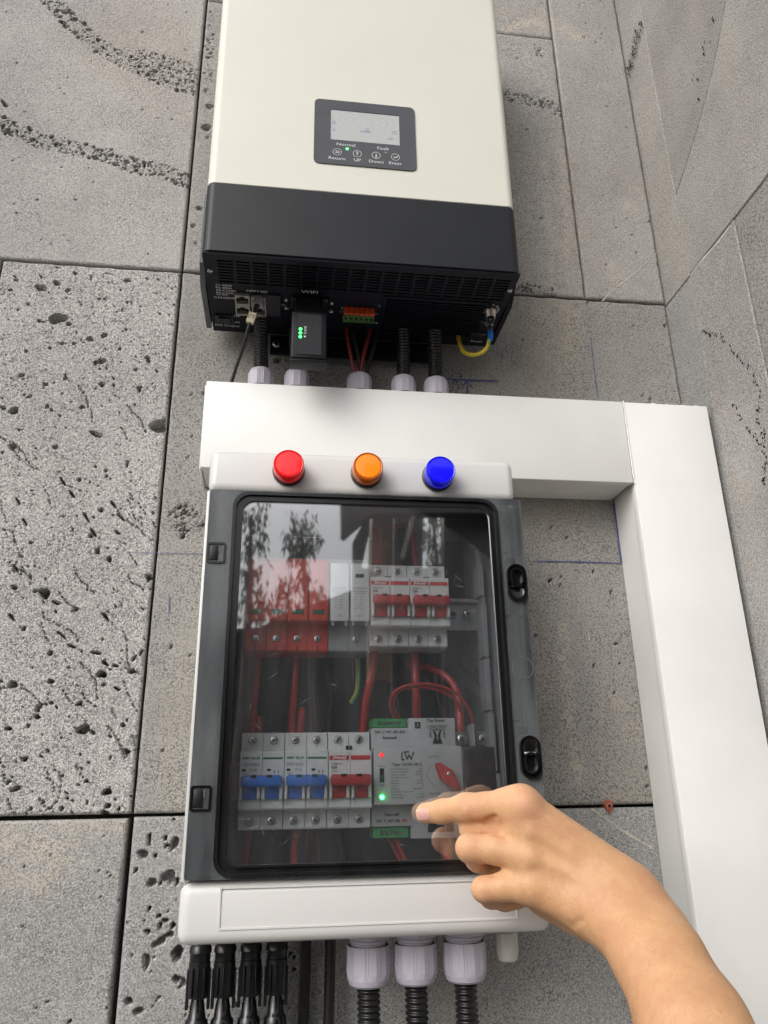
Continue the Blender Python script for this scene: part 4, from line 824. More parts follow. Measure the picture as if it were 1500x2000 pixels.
o = MB().box(.1537, .1653, -.0534, -.0531, .1567, .1618).build('slot', M['void'], None); o.parent = r1
screw(box, (.1755, -.0600, .1600), (0, -1, 0), .0042)
# smoked door
door = None
mb = MB(); oo = rrect(XL+.0030, XR_+.0012, LZ0+.0005, LZ1-.0002, .0022, 3); n4 = 3
win_o = rrect(-.0465, .1880, -.0585, .2465, .0125, 3); mb.ring(oo, win_o, -.1412, -.1385)
door = mb.build('smoked_door', M['tint'], box)
def sub(mbx, name, m, par=door):
    o = mbx.build(name, m, None); o.parent = par; return o
mb = MB(); sk = rrect(XL+.0030+.0016, XR_+.0012-.0016, LZ0+.0021, LZ1-.0018, .0016, 3); mb.ring(oo, sk, -.1384, -.1300); sub(mb, 'door_rim', M['tint_dark'])
def rr(i, k=8): return rrect(-.0465+i, .1880-i, -.0585+i, .2465-i, .0135-i*.35, k)
mb = MB(); mb.ring(rr(-.0006), rr(.0022), -.1428, -.1386); sub(mb, 'outer_bead', M['tint_dark'])
mb = MB(); mb.ring(rr(.0023), rr(.0060), -.1402, -.1360); sub(mb, 'groove', M['tint_dark'])
mb = MB(); mb.ring(rr(.0061), rr(.0078), -.1422, -.1360); sub(mb, 'inner_bead', M['tint_dark'])
mb = MB(); P = rr(.0079, 8); n = len(P); mb.add([(a, -.1404, b) for a, b in P]+[(a, -.1392, b) for a, b in P], [tuple(range(n)), tuple(range(2*n-1, n-1, -1))]); sub(mb, 'window_pane', M['pane'])
for z in (.1908, -.0036):                     # hinge clips on the left
    x0, x1 = XL+.0038, -.0512
    mb = MB(); mb.ring(rrect(x0, x1, z-.0092, z+.0092, .0020, 3), rrect(x0+.0016, x1-.0016, z-.0076, z+.0076, .0010, 3), -.1424, -.1406); clip = sub(mb, 'clip_frame', M['blackg'])
    sub(MB().box(x0+.0016, x1-.0016, -.1410, -.1406, z-.0076, z+.0076), 'clip_recess', M['black'])
    sub(MB().box(x0+.0022, x1-.0062, -.1422, -.1411, z-.0064, z+.0064, .0008, 2), 'hinge_clip', M['dongle_face'])
    sub(MB().box(x1-.0058, x1-.0048, -.1419, -.1411, z+.0010, z+.0062), 'clip_edge', M['flange'])
def stadium(cx, cz, hw, hh, k=10):
    return rrect(cx-hw, cx+hw, cz-hh, cz+hh, hw*.999, k)
for cx, cz, up in ((.2010, .1690, 1), (.2012, .0235, -1)):   # black oval turn catches on the right
    hw, hh = .0082, .0158
    sub(MB().ring(stadium(cx, cz, hw+.0006, hh+.0010), stadium(cx, cz, hw-.0006, hh-.0002), -.1452, -.1406, True), 'catch_rim', M['blackg'])
    P = stadium(cx, cz, hw-.0007, hh-.0003); n = len(P); mb = MB(); vs = []
    for k, (s, y) in enumerate(((1, -.1450), (.93, -.1434), (.75, -.1420), (.35, -.1416))): vs += [(cx+(a-cx)*s, y, cz+(b_-cz)*(s+.06*(1-s))) for a, b_ in P]
    mb.add(vs, [(k*n+i, k*n+(i+1) % n, (k+1)*n+(i+1) % n, (k+1)*n+i) for k in range(3) for i in range(n)]+[tuple(3*n+i for i in range(n))], True); sub(mb, 'catch_bowl', M['blackg'])
    c2 = cz+up*.0048; P = stadium(cx-.0004, c2, hw*.78, hh*.55, 8); Q = stadium(cx-.0004, c2, hw*.62, hh*.44, 8)
    sub(MB().ring(P, Q, -.1462, -.1420, True), 'turn_catch', M['blackg'])
    sub(MB().box(cx-.0052, cx+.0046, -.1446, -.1424, cz-up*.0030-.0012, cz-up*.0030+.0012, .0008, 2), 'catch_tongue', M['metal'] if up < 0 else M['black'])
    for zz in (cz+.0215, cz-.0215): sub(MB().box(cx-.0060, cx+.0015, -.1384, -.1300, zz-.0030, zz+.0030, .0006, 1), 'catch_bracket', M['black'])
    for xx in (-.0095, .0045): sub(MB().box(cx+xx, cx+xx+.0045, -.1384, -.1330, cz-.0285, cz-.0275), 'rib', M['black']); sub(MB().box(cx+xx, cx+xx+.0045, -.1384, -.1330, cz+.0285, cz+.0295), 'rib', M['black'])
cc = [( .2012+.0094*math.cos(R_(a)), .0955+.0094*math.sin(R_(a))) for a in range(0, 360, 10)]; ci = [(.2012+.0089*math.cos(R_(a)), .0955+.0089*math.sin(R_(a))) for a in range(0, 360, 10)]
sub(MB().ring(cc, ci, -.1416, -.1411), 'sealed_screw_ring', M['flange'])
for x, z in ((-.0566, .2320), (-.0575, -.0440), (.1995, .2290)): sub(MB().lathe((x, -.1290, z), (0, -1, 0), [(0, .0050), (.004, .0046)], 20), 'screw_post', M['abs_in'])
# fine scratches on the window
rg = random.Random(21); mb = MB()
for _ in range(46):
    x = rg.uniform(-.033, .172); z = rg.uniform(-.045, .235); a = rg.gauss(.3, .9); l = rg.uniform(.002, .012); w = rg.uniform(.00004, .00010); t = Vector((math.cos(a), math.sin(a))); n_ = Vector((-t.y, t.x)); q = Vector((x, z)); cv = rg.uniform(-.1, .1); vs = []
    for k in range(7):
        f = k/6-.5; p = q+t*l*f+n_*cv*l*(f*f*4-1); ww = w*(1-abs(f)*1.6); vs += [(p.x+n_.x*ww, -.14052, p.y+n_.y*ww), (p.x-n_.x*ww, -.14052, p.y-n_.y*ww)]
    mb.add(vs, [(2*i, 2*i+1, 2*i+3, 2*i+2) for i in range(6)])
o = sub(mb, 'fine_scratches', mat('scratch_line', (.42, .42, .42), .6)); o['kind'] = 'stuff'
rebase(box, (.07, -.07, ZB))

# pilot lamps
PY = -.1352
for (u, v), m, lab, nm in (((564, 905), 'lens_r', 'round red pilot lamp on top of the white box, lit', 'r'), ((719.5, 910), 'lens_a', 'round amber pilot lamp between the red and blue ones', 'a'), ((861.5, 917), 'lens_b', 'round blue pilot lamp on top of the white box, lit', 'b')):
    p = W(u, v, .616); t = thing('pilot_lamp', lab, 'pilot lamp', 'pilot lamps on the box top')
    MB().lathe((p.x, PY, p.z), (0, -1, 0), [(0, .0142), (.0026, .0144), (.0042, .0140), (.0046, .0134)], 40).build('collar', M['black'], t)
    mb = MB(); prof = [(.0052, .0124), (.0060, .0128), (.0100, .0129), (.0104, .0126), (.0112, .0126), (.0116, .0129), (.0200, .0129), (.0218, .0126), (.0226, .0119), (.0222, .0112), (.0218, .0109), (.0222, .0106), (.0226, .0060), (.0227, .0001)]
    mb.lathe((p.x, PY, p.z), (0, -1, 0), [(a*.84, b_*1.05) for a, b_ in prof[:-3]+[(.0221, .0109)]], 48); mb.build('lens', M[m], t)
    MB().lathe((p.x, PY, p.z), (0, -1, 0), [(a*.84, b_*1.05) for a, b_ in ((.0200, .0108), (.0223, .0108), (.0228, .0104), (.0231, .0060), (.0232, .0001))], 48).build('lens_face', M['face_'+nm], t); rebase(t, (p.x, PY, p.z))

# ------------------------------------------------------------------ modules on the rails
def pole_profile(mb, x0, x1, z, nose=(-.0133, .0317), sh=(-.0287, .0473), yn=-.110, ys=-.095, yb=-.0605, ch=.0012):
    P = [(yb, sh[0]), (ys+ch, sh[0]), (ys, sh[0]+ch), (ys, nose[0]-.0004), (yn+ch, nose[0]), (yn, nose[0]+ch), (yn, nose[1]-ch), (yn+ch, nose[1]), (ys, nose[1]+.0004), (ys, sh[1]-ch), (ys+ch, sh[1]), (yb, sh[1])]
    n = len(P); mb.add([(x0, a, b+z) for a, b in P]+[(x1, a, b+z) for a, b in P], [tuple(range(n)), tuple(range(2*n-1, n-1, -1))]+[(i, (i+1) % n, n+(i+1) % n, n+i) for i in range(n)])
def term_screw(t, x, y, z, m='modw', r=.0034, off=False):
    if m: MB().lathe((x, y+.0004, z), (0, -1, 0), [(0, r+.0011), (.0012, r+.0010), (.0013, r+.0002), (.0002, r)], 24, cap=False).build('screw_collar', M[m], t)
    MB().lathe((x, y+.0001, z), (0, -1, 0), [(0, r+.0002), (.0001, r+.0002)], 20).build('screw_well', M['void'], t)
    screw(t, (x, y-.0002, z), (0, -1, 0), r*.92, depth=.0004)
YN = -.1102
def breaker(x0, z, kind, label, group):
    t = thing('circuit_breaker', label, 'circuit breaker', group); w = .0177
    for k in range(2):
        a = x0+k*(w+.0002); mb = MB(); pole_profile(mb, a+.0002, a+w, z, nose=(-.0133, .0317)); mb.build('pole_housing', M['modw'], t)
        cx = a+w/2
        term_screw(t, cx, -.0951, z+.0411); term_screw(t, cx, -.0951, z-.0220)
        MB().box(cx-.0055, cx+.0055, -.1135, -.1101, z-.0052, z+.0050, .0008, 2).build('lever', M['blue' if kind == 'dc' else 'red'], t)
        MB().box(cx-.0056, cx+.0056, -.1139, -.1134, z-.0008, z-.0001, .0002, 1).build('lever_step', M['blue' if kind == 'dc' else 'red'], t)
        for s in (-1, 1): MB().box(cx+s*.0070-.0013, cx+s*.0070+.0013, -.1160, -.1101, z-.0056, z+.0072, .0012, 2).build('lever_guard', M['modw'], t)
        mb = MB(); mb.box(a+.0002, a+w, -.0956, -.0951, z+.0473-.0007, z+.0473-.0001); 
        if kind != 'dc': MB().box(a+w-.0022 if k == 0 else a+.0006, a+w-.0002 if k == 0 else a+.0026, -.0962, -.0951, z+.0330, z+.0362).build('clip_notch', M['void'], t)
    mid = x0+w+.0001
    mb = MB(); mb.box(x0+.0018, x0+2*w-.0012, -.1225, -.1105, z+.0040, z+.0128, .0022, 3); bar = mb.build('toggle_bar', M['blue' if kind == 'dc' else 'red'], t)
    for k in (-.0060, .0065): sub(MB().box(mid+k-.0022, mid+k+.0022, -.1228, -.1180, z+.0108, z+.0131, .0003, 1), 'bar_slot', M['void'], bar)
    c1, c2 = x0+w/2, x0+w*1.5
    if kind == 'dc':
        text('H8MY S8LAR', (c1, YN, z+.0262), .0027, M['printg'], t, sx=.95, bold=.0001); text('DZ47-63DC', (c1, YN, z+.0212), .0033, M['print'], t, sx=.86)
        text('C16', (c1+.0025, YN, z+.0170), .0031, M['print'], t); text('1000V', (c1-.004, YN, z+.0136), .0018, M['greyprint'], t); text('IEC60898-1', (c1-.0032, YN, z+.0108), .0018, M['greyprint'], t)
        MB().box(c1-.0070, c1-.0040, -.1105, -.1101, z+.0161, z+.0179).build('status_window', M['void'], t); MB().box(c2-.0045, c2-.0015, -.1105, -.1101, z+.0161, z+.0179).build('status_window', M['void'], t)
        MB().box(c2-.0080, c2+.0080, -.1104, -.1101, z+.0253, z+.0269).build('stripe', M['printg'], t)
        mb = MB()
        for xx in (.0016, .0046):
            mb.box(c2+xx-.0002, c2+xx+.0002, -.1104, -.1101, z+.0115, z+.0152); mb.lathe((c2+xx, -.1101, z+.0158), (0, -1, 0), [(0, .0007), (.0003, .0007)], 8)
        mb.box(c2+.0012, c2+.0052, -.1104, -.1101, z+.0122, z+.0126); mb.build('circuit_symbol', M['greyprint'], t); text('ON', (c1+.0062, YN, z+.0106), .0016, M['print'], t)
    else:
        MB().box(c1-.0080, c1+.0080, -.1104, -.1101, z+.0243, z+.0277).build('brand_stripe', M['printr'], t); MB().box(c2-.0080, c2+.0080, -.1104, -.1101, z+.0243, z+.0277).build('stripe', M['printr'], t)
        mb = MB()
        for s, e in ((-.0052, -.0042), (.0042, .0052)): mb.add([(c1+s-.0004, YN-.0003, z+.0246), (c1+e-.0004, YN-.0003, z+.0246), (c1+e+.0008, YN-.0003, z+.0274), (c1+s+.0008, YN-.0003, z+.0274)], [(0, 1, 2, 3)])
        mb.build('brand_bar', M['modw'], t); text('Himel', (c1, YN-.0003, z+.0260), .0031, M['modw'], t, bold=.00012)
        text('HDB3wN', (c1-.0022, YN, z+.0212), .0023, M['greyprint'], t); text('C63' if kind == 'c63' else 'C50', (c1-.0042, YN, z+.0184), .0028, M['print'], t, bold=.0001)
        text('50/60Hz', (c1-.0034, YN, z+.0154), .0018, M['greyprint'], t); text('415V~', (c1-.0042, YN, z+.0130), .0018, M['greyprint'], t)
        text('1 3', (c2+.003, YN, z+.0138), .0016, M['greyprint'], t)
    rebase(t, (x0+w, -.06, z)); return t
BG = 'two-pole breakers on the rails'
breaker(-.0325, 0, 'dc', 'blue-handled two-pole breaker at the left end of the lower rail', BG)
breaker(.0035, 0, 'dc', 'blue-handled two-pole breaker second from left on the lower rail, next to the red-handled one', BG)
breaker(.0395, 0, 'c63', 'red-handled C63 breaker on the lower rail, left of the transfer switch', BG)
breaker(.0755, .1497, 'c50', 'red-handled C50 breaker on the upper rail, beside the grey arrester', BG)
breaker(.1115, .1497, 'c50', 'red-handled C50 breaker at the right end of the upper rail modules', BG)
def arrester(x0, kind, label, grp):
    t = thing('surge_arrester', label, 'surge arrester', grp); w = .0178; m = 'spd' if kind == 'red' else 'modg'
    for k in range(2):
        a = x0+k*(w+.0002); cx = a+w/2; mb = MB(); pole_profile(mb, a+.0002, a+w, .1497, nose=(-.0100, .0440), sh=(-.0335, .0520)); mb.build('base_housing', M[m], t)
        mb = MB(); mb.box(a+.0008, a+w-.0006, -.1122, -.1101, .1400, .1930, .0010, 2); mb.build('plug_module', M['spd' if kind == 'red' else 'modw'], t)
        if kind == 'red':
            MB().box(cx-.0052, cx+.0052, -.1127, -.1122, .1455, .1498, .0003, 1).build('status_window', M['win_green'], t)
            text('CE', (cx+.002, -.11225, .1545), .0030, M['print'], t)
            for r, s_ in enumerate(('KMV6 PV', 'Ucpv 1000V', 'In 20kA', 'Imax 40kA')): text(s_, (cx, -.11225, .1700-r*.0033), .0019, M['print'], t)
            text('HOMY SOLAR', (cx, -.11225, .1760), .0018, M['print'], t)
            term_screw(t, cx, -.0951, .1275, None, .0033)
            MB().box(cx-.0004, cx+.0004, -.0953, -.0950, .1165, .1210).build('seam', M['void'], t)
        else:
            text('HONECO', (cx, -.11225, .1695), .0027, M['greyprint'], t, sx=1.1); MB().box(cx-.0068, cx+.0068, -.1124, -.1122, .1668, .1672).build('rule', M['greyprint'], t); text('KNSR-40', (cx, -.11225, .1648), .0023, M['greyprint'], t)
            for r, s_ in enumerate(('Uc    385V', 'Up    1.8kV', 'In    20kA', 'Imax 40kA', 'IEC61643-11')): text(s_, (cx-.0005, -.11225, .1620-r*.0026), .0016, M['greyprint'], t)
            text('CE', (cx, -.11225, .1448), .0032, M['greyprint'], t, sp=1.3)
            for s in (-.0058, .0058): MB().box(cx+s-.0012, cx+s+.0012, -.1106, -.1098, .1365, .1402).build('foot', M['modg'], t)
            if k == 1: MB().box(cx-.0040, cx+.0036, -.1127, -.1122, .1795, .1830, .0003, 1).build('status_window', M['win_green'], t); term_screw(t, cx-.002, -.0951, .1275, None, .0033)
    rebase(t, (x0+w, -.06, .1497)); return t
AG = 'surge arresters on the upper rail'
arrester(-.0335, 'red', 'bright red surge arrester at the left end of the upper rail', AG); arrester(.0027, 'red', 'bright red surge arrester next to the grey one', AG); arrester(.0390, 'grey', 'grey and white surge arrester in the middle of the upper rail', AG)

# transfer switch
ats = thing('transfer_switch', 'wide grey transfer switch with red turning knob and one red and one green light', 'transfer switch')
x0, xm, x1 = .0768, .1095, .1508
mb = MB(); mb.box(x0, x1, -.095, -.0605, -.0282, .0506, .0010, 2); mb.box(xm, x1, -.0952, -.0606, -.0379, .0588, .0010, 2); mb.build('housing', M['modats'], ats)
mb = MB(); mb.box(x0, .1524, -.1100, -.0948, -.0112, .0346, .0012, 2); mb.build('front_panel', M['modats'], ats)
for z0, z1, zs in ((.0512, .0588, .0548), (-.0372, -.0288, -.0335)):
    tb = MB().box(.0785, .1082, -.0905, -.0620, z0, z1, .0006, 1).build('terminal_strip', M['tgreen'], ats)
    for k in range(5):
        x = .0850+k*.0042; sub(MB().lathe((x, -.0906, zs), (0, -1, 0), [(0, .0017), (.0001, .0017)], 14), 'screw_hole', M['void'], tb); sub(MB().lathe((x, -.0907, zs), (0, -1, 0), [(0, .0014), (.0003, .0012)], 14), 'terminal_screw', M['metal'], tb)
ya = -.0953
text('NO C NC AR AN', (.0930, ya, .0472), .0034, M['print'], ats, sx=1.0, bold=.0001); text('SourceA', (.0930, ya, .0425), .0036, M['print'], ats, bold=.0001)
text('SourceB', (.0935, ya, -.0190), .0036, M['print'], ats, bold=.0001); text('NC C NO BR', (.0905, ya, -.0240), .0034, M['print'], ats, bold=.0001); text('BN', (.1042, ya, -.0240), .0034, M['printr'], ats, bold=.0001)
text('City Power', (.1335, -.0955, .0566), .0036, M['print'], ats, bold=.0001)
MB().box(.1148, .1200, -.0957, -.0953, .0500, .0556, .0003, 1).build('marker_window', M['print'], ats); text('I', (.1174, -.0959, .0528), .0036, M['modw'], ats)
def lines(L, y, name, m, parent, w=.0002):
    mb = MB()
    for a, b in L:
        a, b = Vector(a), Vector(b); t = (b-a).normalized(); n = Vector((-t.y, t.x))*w; mb.add([(p.x, y, p.y) for p in (a+n, b+n, b-n, a-n)], [(0, 1, 2, 3)])
    return mb.build(name, m, parent)
cx, cz = .1345, .0440; q = lambda a, b: (cx+a*.001, cz+b*.001)   # pylon emblem
lines([(q(-8.5, 8), q(8.5, 8)), (q(-8.5, 8), q(-6, 4.6)), (q(8.5, 8), q(6, 4.6)), (q(-6, 4.6), q(6, 4.6)), (q(-5, 9), q(-3, 4.6)), (q(5, 9), q(3, 4.6)), (q(-3.5, 8), q(0, 4.6)), (q(3.5, 8), q(0, 4.6)), (q(-3.5, 4.6), q(-1.2, -2)), (q(3.5, 4.6), q(1.2, -2)), (q(-1.2, -2), q(1.2, -2)), (q(-1, 8), (cx, cz+.0046)), (q(-6, 8), q(-5, 4.6)), (q(6, 8), q(5, 4.6))]+[(q(s*6.2-1, h), q(s*6.2+1, h)) for s in (-1, 1) for h in (2.6, 1.6, .6, -.4, -1.4)]+[(q(-6.2, 4), q(-6.2, -1.8)), (q(6.2, 4), q(6.2, -1.8))], -.0956, 'pylon_emblem', M['print'], ats, .00022)
mb = MB(); mb.add([(q(*v)[0], -.0957, q(*v)[1]) for v in ((-3.6, 4.2), (-2.2, 4.2), (-.2, -.6), (-3.0, -6.8), (-4.4, -6.8), (-2.4, -1))], [(0, 1, 2, 3, 4, 5)])
mb.add([(q(*v)[0], -.0957, q(*v)[1]) for v in ((3.6, 4.2), (2.2, 4.2), (.2, -.6), (3.0, -6.8), (4.4, -6.8), (2.4, -1))], [(0, 1, 2, 3, 4, 5)]); mb.add([(q(*v)[0], -.0957, q(*v)[1]) for v in ((-2, -3), (2, -3), (3.6, -6.8), (-3.6, -6.8))], [(0, 1, 2, 3)]); mb.build('pylon_leg', M['print'], ats)
mb = MB(); c_ = (.1345, -.0290)               # dark printed plant emblem at the bottom
mb.box(c_[0]-.0110, c_[0]+.0110, -.0957, -.0954, c_[1]-.0042, c_[1]+.0010); mb.box(c_[0]-.0100, c_[0]-.0030, -.0957, -.0954, c_[1]+.0010, c_[1]+.0048); mb.lathe((c_[0]+.0068, -.0954, c_[1]+.0008), (0, -1, 0), [(0, .0036), (.0003, .0036)], 14); mb.build('plant_emblem', M['print'], ats)
yp = -.1102
mb = MB(); w = .0008
for L in ([(-.0050, .0036), (-.0050, -.0030), (-.0030, -.0030), (-.0008, -.0002), (-.0008, .0036), (-.0026, .0036)], ): pass
lines([((.1060-.0052, .0300), (.1060-.0052, .0235)), ((.1060-.0052, .0238), (.1060-.0028, .0238)), ((.1060-.0030, .0300), (.1060-.0008, .0240)), ((.1060-.0008, .0240), (.1060+.0008, .0278)), ((.1060+.0008, .0278), (.1060+.0026, .0240)), ((.1060+.0026, .0240), (.1060+.0048, .0300)), ((.1060-.0036, .0300), (.1060+.0010, .0300))], yp, 'logo', M['print'], ats, .0006)
text('Type: LW2R-100 II', (.1048, yp, .0200), .0034, M['print'], ats, bold=.00008, sx=.95)
for k, (a, b) in enumerate((('Rated working current', '100A'), ('Rated working voltage', 'AC230V'), ('Insulation voltage', 'AC690V'), ('Rated impulse voltage', '8kV'), ('Use class', 'AC33B'), ('Frequency', '50/60Hz'), ('Pole', '2P'), ('Standard', 'GB14048.11'), ('Rated short-circuit current', ''), ('Voltage range', '85%'), ('Control voltage', 'AC230V'))):
    z = .0165-k*.00222; text(a, (.0912, yp, z), .0020, M['print'], ats, align='LEFT', sx=.82); text(b, (.1184, yp, z), .0020, M['print'], ats, align='RIGHT', sx=.85)
text('Manual', (.0838, yp, .0190), .0019, M['print'], ats); text('Auto', (.0838, yp, .0040), .0019, M['print'], ats); text('Source A', (.1275, yp, .0262), .0024, M['print'], ats); text('Source B', (.1275, yp, -.0030), .0024, M['print'], ats); text('Close', (.1400, yp, -.0010), .0018, M['printr'], ats)
arc_ = [(.1330+.0110*math.cos(R_(a)), .0115+.0095*math.sin(R_(a))) for a in range(115, 250, 8)]; lines(list(zip(arc_[:-1], arc_[1:])), yp, 'dial_arc', M['modg'], ats, .0004)
MB().box(.0818, .0854, -.1106, -.1101, .0064, .0172).build('selector_slot', M['void'], ats); MB().box(.0822, .0850, -.1112, -.1107, .0072, .0122, .0003, 1).build('selector', M['win_green'], ats)
for z, m in ((.0278, 'ledr'), (-.0052, 'ledats')): 
    MB().lathe((.0836, -.1101, z), (0, -1, 0), [(0, .0017), (.0008, .0016), (.0014, .0008)], 18).build('indicator_light', M[m], ats)
kp = [(770, 549), (800, 545), (930, 620), (1010, 795), (1003, 812), (978, 828), (868, 764), (808, 705), (760, 570)]
K = []
for a, b in kp: p_ = W(700+a/5, 1380+b/5, .653); K.append((p_.x, p_.z))
kb = MB(); kc = (sum(a for a, b in K)/len(K), sum(b for a, b in K)/len(K)); n = len(K); rows = []
for s, y in ((1, -.1102), (1, -.1155), (.93, -.1170), (.55, -.1182)): rows += [(kc[0]+(a-kc[0])*s, y, kc[1]+(b-kc[1])*s) for a, b in K]
kb.add(rows, [(k*n+i, k*n+(i+1) % n, (k+1)*n+(i+1) % n, (k+1)*n+i) for k in range(3) for i in range(n)]+[tuple(3*n+i for i in range(n))]); kb.build('turning_knob', M['red'], ats)
screw(ats, (.1386, -.1184, .0120), (0, -1, 0), .0017, depth=.0006)
# dark contactor half with its silver terminals
cb_ = MB().box(.1526, .1812, -.1095, -.0610, -.0260, .0338, .0010, 2).build('contactor', M['modd'], ats)
for xx in (.1577, .1745):
    for k in range(5): sub(MB().box(xx-.0042, xx+.0042, -.1097, -.1095, .0225+k*.0018, .0232+k*.0018), 'vent_slot', M['void'], cb_)
sub(MB().box(.1725, .1788, -.1099, -.1095, .0075, .0140), 'maker_plate', M['black'], cb_)
for xx in (.1563, .1750):
    MB().box(xx-.0056, xx+.0056, -.0925, -.0905, .0355, .0475, .0010, 1).build('terminal_plate', M['metal'], ats); screw(ats, (xx, -.0930, .0412), (0, -1, 0), .0042)
for xx, w_ in ((.1655, .0012), (.1845, .0010), (.1885, .0012)): MB().box(xx-w_, xx+w_, -.1010, -.0700, .0345, .0535 if w_ > .001 else .0480, .0003, 1).build('divider', M['modg'], ats)
rebase(ats, (.115, -.06, .0095))
t = thing('wire_terminal', 'small dark red terminal piece below the transfer switch, by the pointing finger', 'terminal'); p = W(908, 1608, .68); MB().box(p.x-.0045, p.x+.0045, p.y-.005, p.y+.005, p.z-.010, p.z+.008, .001, 2).build('block', M['redwire'], t); rebase(t, p)

# ------------------------------------------------------------------ wires inside the box
def wire(pts, r, m, label, cat='wire', group='wires inside the switch box', rf=None):
    t = thing('wire', label, cat, group); MB().tube([W(*p) for p in pts], r, 10, rf=rf).build('sheath', M[m], t); rebase(t, W(*pts[-1])); return t
wire([(503, 1262, .705), (502, 1320, .700), (495, 1380, .702), (492, 1440, .705)], .0034, 'redwire', 'thick red wire from the first red arrester down to the first blue breaker')
wire([(504, 1400, .706), (506, 1420, .703), (504, 1445, .706)], .0030, 'redwire', 'short red wire stub beside the leftmost red wire')
wire([(577, 1262, .705), (576, 1330, .700), (571, 1390, .702), (570, 1445, .705)], .0034, 'redwire', 'thick red wire from the second red arrester down to the second blue breaker')
wire([(590, 1385, .706), (588, 1410, .700), (583, 1445, .706)], .0034, 'redwire', 'red wire joining beside the second breaker')
wire([(540, 1262, .712), (536, 1320, .714), (528, 1380, .710), (534, 1445, .712)], .0030, 'rubber', 'black wire between the two left red wires')
wire([(618, 1262, .712), (612, 1330, .716), (616, 1400, .714), (618, 1445, .712)], .0030, 'rubber', 'black wire behind the second blue breaker')
yg_ = wire([(696, 1262, .710), (699, 1310, .706), (697, 1350, .706), (686, 1372, .712)], .0021, 'yel', 'yellow and green earth wire below the grey arrester')
o = MB().tube([W(698, 1262, .708), W(701, 1310, .704), W(699, 1350, .704), W(688, 1372, .710)], .0015, 8).build('green_stripe', M['grn'], None); o.parent = yg_; o.matrix_parent_inverse = Matrix.Translation(-yg_.location)
wire([(731, 1262, .705), (727, 1310, .700), (715, 1370, .702), (708, 1440, .712)], .0040, 'redwire', 'thick red wire leaving the left upper C50 breaker')
wire([(808, 1258, .705), (811, 1310, .700), (813, 1360, .700), (814, 1415, .712)], .0040, 'redwire', 'thick red wire leaving the right upper C50 breaker straight down')
wire([(775, 1262, .715), (766, 1310, .718), (768, 1380, .716), (772, 1440, .718)], .0042, 'rubber', 'thick black wire behind the thin red loops')
wire([(852, 1262, .712), (850, 1310, .716), (856, 1360, .716), (868, 1410, .718)], .0040, 'rubber', 'thick black wire right of the straight red one')
wire([(792, 1298, .725), (830, 1302, .715), (870, 1320, .702), (892, 1352, .695), (898, 1400, .690), (897, 1436, .686)], .0038, 'redwire', 'thick red wire bending over to the left silver terminal', rf=lambda t: .0034+.0012*max(0, t-.5)*2)
wire([(772, 1405, .690), (762, 1382, .682), (768, 1354, .676), (800, 1338, .672), (850, 1338, .672), (895, 1358, .676), (920, 1395, .682), (926, 1432, .690)], .0013, 'redwire', 'thin red wire looping high over the transfer switch, outer one')
wire([(782, 1405, .692), (768, 1378, .684), (777, 1352, .678), (805, 1342, .675), (850, 1346, .675), (886, 1364, .680), (900, 1392, .688)], .0013, 'redwire', 'thin red wire looping high over the transfer switch, inner one')
wire([(733, 965, .735), (737, 1040, .722), (738, 1105, .708)], .0050, 'redwire', 'thick red wire entering the top of the left C50 breaker')
wire([(775, 1105, .710), (779, 1050, .716), (790, 1000, .724), (796, 962, .735)], .0040, 'rubber', 'black wire entering the top of the left C50 breaker')
wire([(764, 1030, .715), (790, 1024, .708), (806, 1050, .706), (812, 1105, .708)], .0034, 'redwire', 'red wire arching into the top of the right C50 breaker')
wire([(850, 1105, .712), (856, 1040, .722), (862, 965, .735)], .0044, 'rubber', 'thick black wire above the right C50 breaker')
wire([(880, 1010, .735), (905, 1040, .728), (925, 1075, .724), (938, 1120, .730)], .0034, 'redwire', 'dark red wire at the upper right corner inside the box')
for i, (pts, r, m, lab) in enumerate((([(486, 1622, .705), (482, 1655, .700), (474, 1705, .705)], .0032, 'redwire', 'red wire below the first blue breaker'), ([(578, 1622, .705), (574, 1655, .700), (574, 1705, .705)], .0032, 'redwire', 'red wire below the second blue breaker'),
    ([(532, 1622, .712), (528, 1660, .714), (524, 1705, .712)], .0030, 'rubber', 'black wire below the first blue breaker'), ([(618, 1622, .712), (624, 1660, .714), (630, 1705, .712)], .0030, 'rubber', 'black wire below the second blue breaker'),
    ([(662, 1622, .712), (668, 1660, .710), (672, 1705, .712)], .0038, 'rubber', 'black wire below the red-handled lower breaker'), ([(770, 1630, .700), (782, 1658, .694), (800, 1700, .700)], .0018, 'redwire', 'thin red wire running out of the bottom green terminals'),
    ([(757, 1630, .703), (772, 1660, .698), (792, 1700, .703)], .0018, 'redwire', 'thin red wire beside it at the bottom green terminals'), ([(870, 1640, .705), (872, 1670, .700), (880, 1710, .705)], .0048, 'redwire', 'thick dark red wire under the transfer switch'),
    ([(640, 1300, .735), (648, 1360, .735), (640, 1440, .735)], .0055, 'rubber', 'thick black cable at the back, middle of the box'), ([(900, 1290, .728), (940, 1330, .726), (952, 1400, .728)], .0050, 'rubber', 'thick black cable at the back right of the box'),
    ([(905, 1180, .74), (930, 1240, .735), (940, 1300, .735)], .0050, 'rubber', 'thick black cable behind the right end of the upper rail'))):
    wire(pts, r, m, lab)

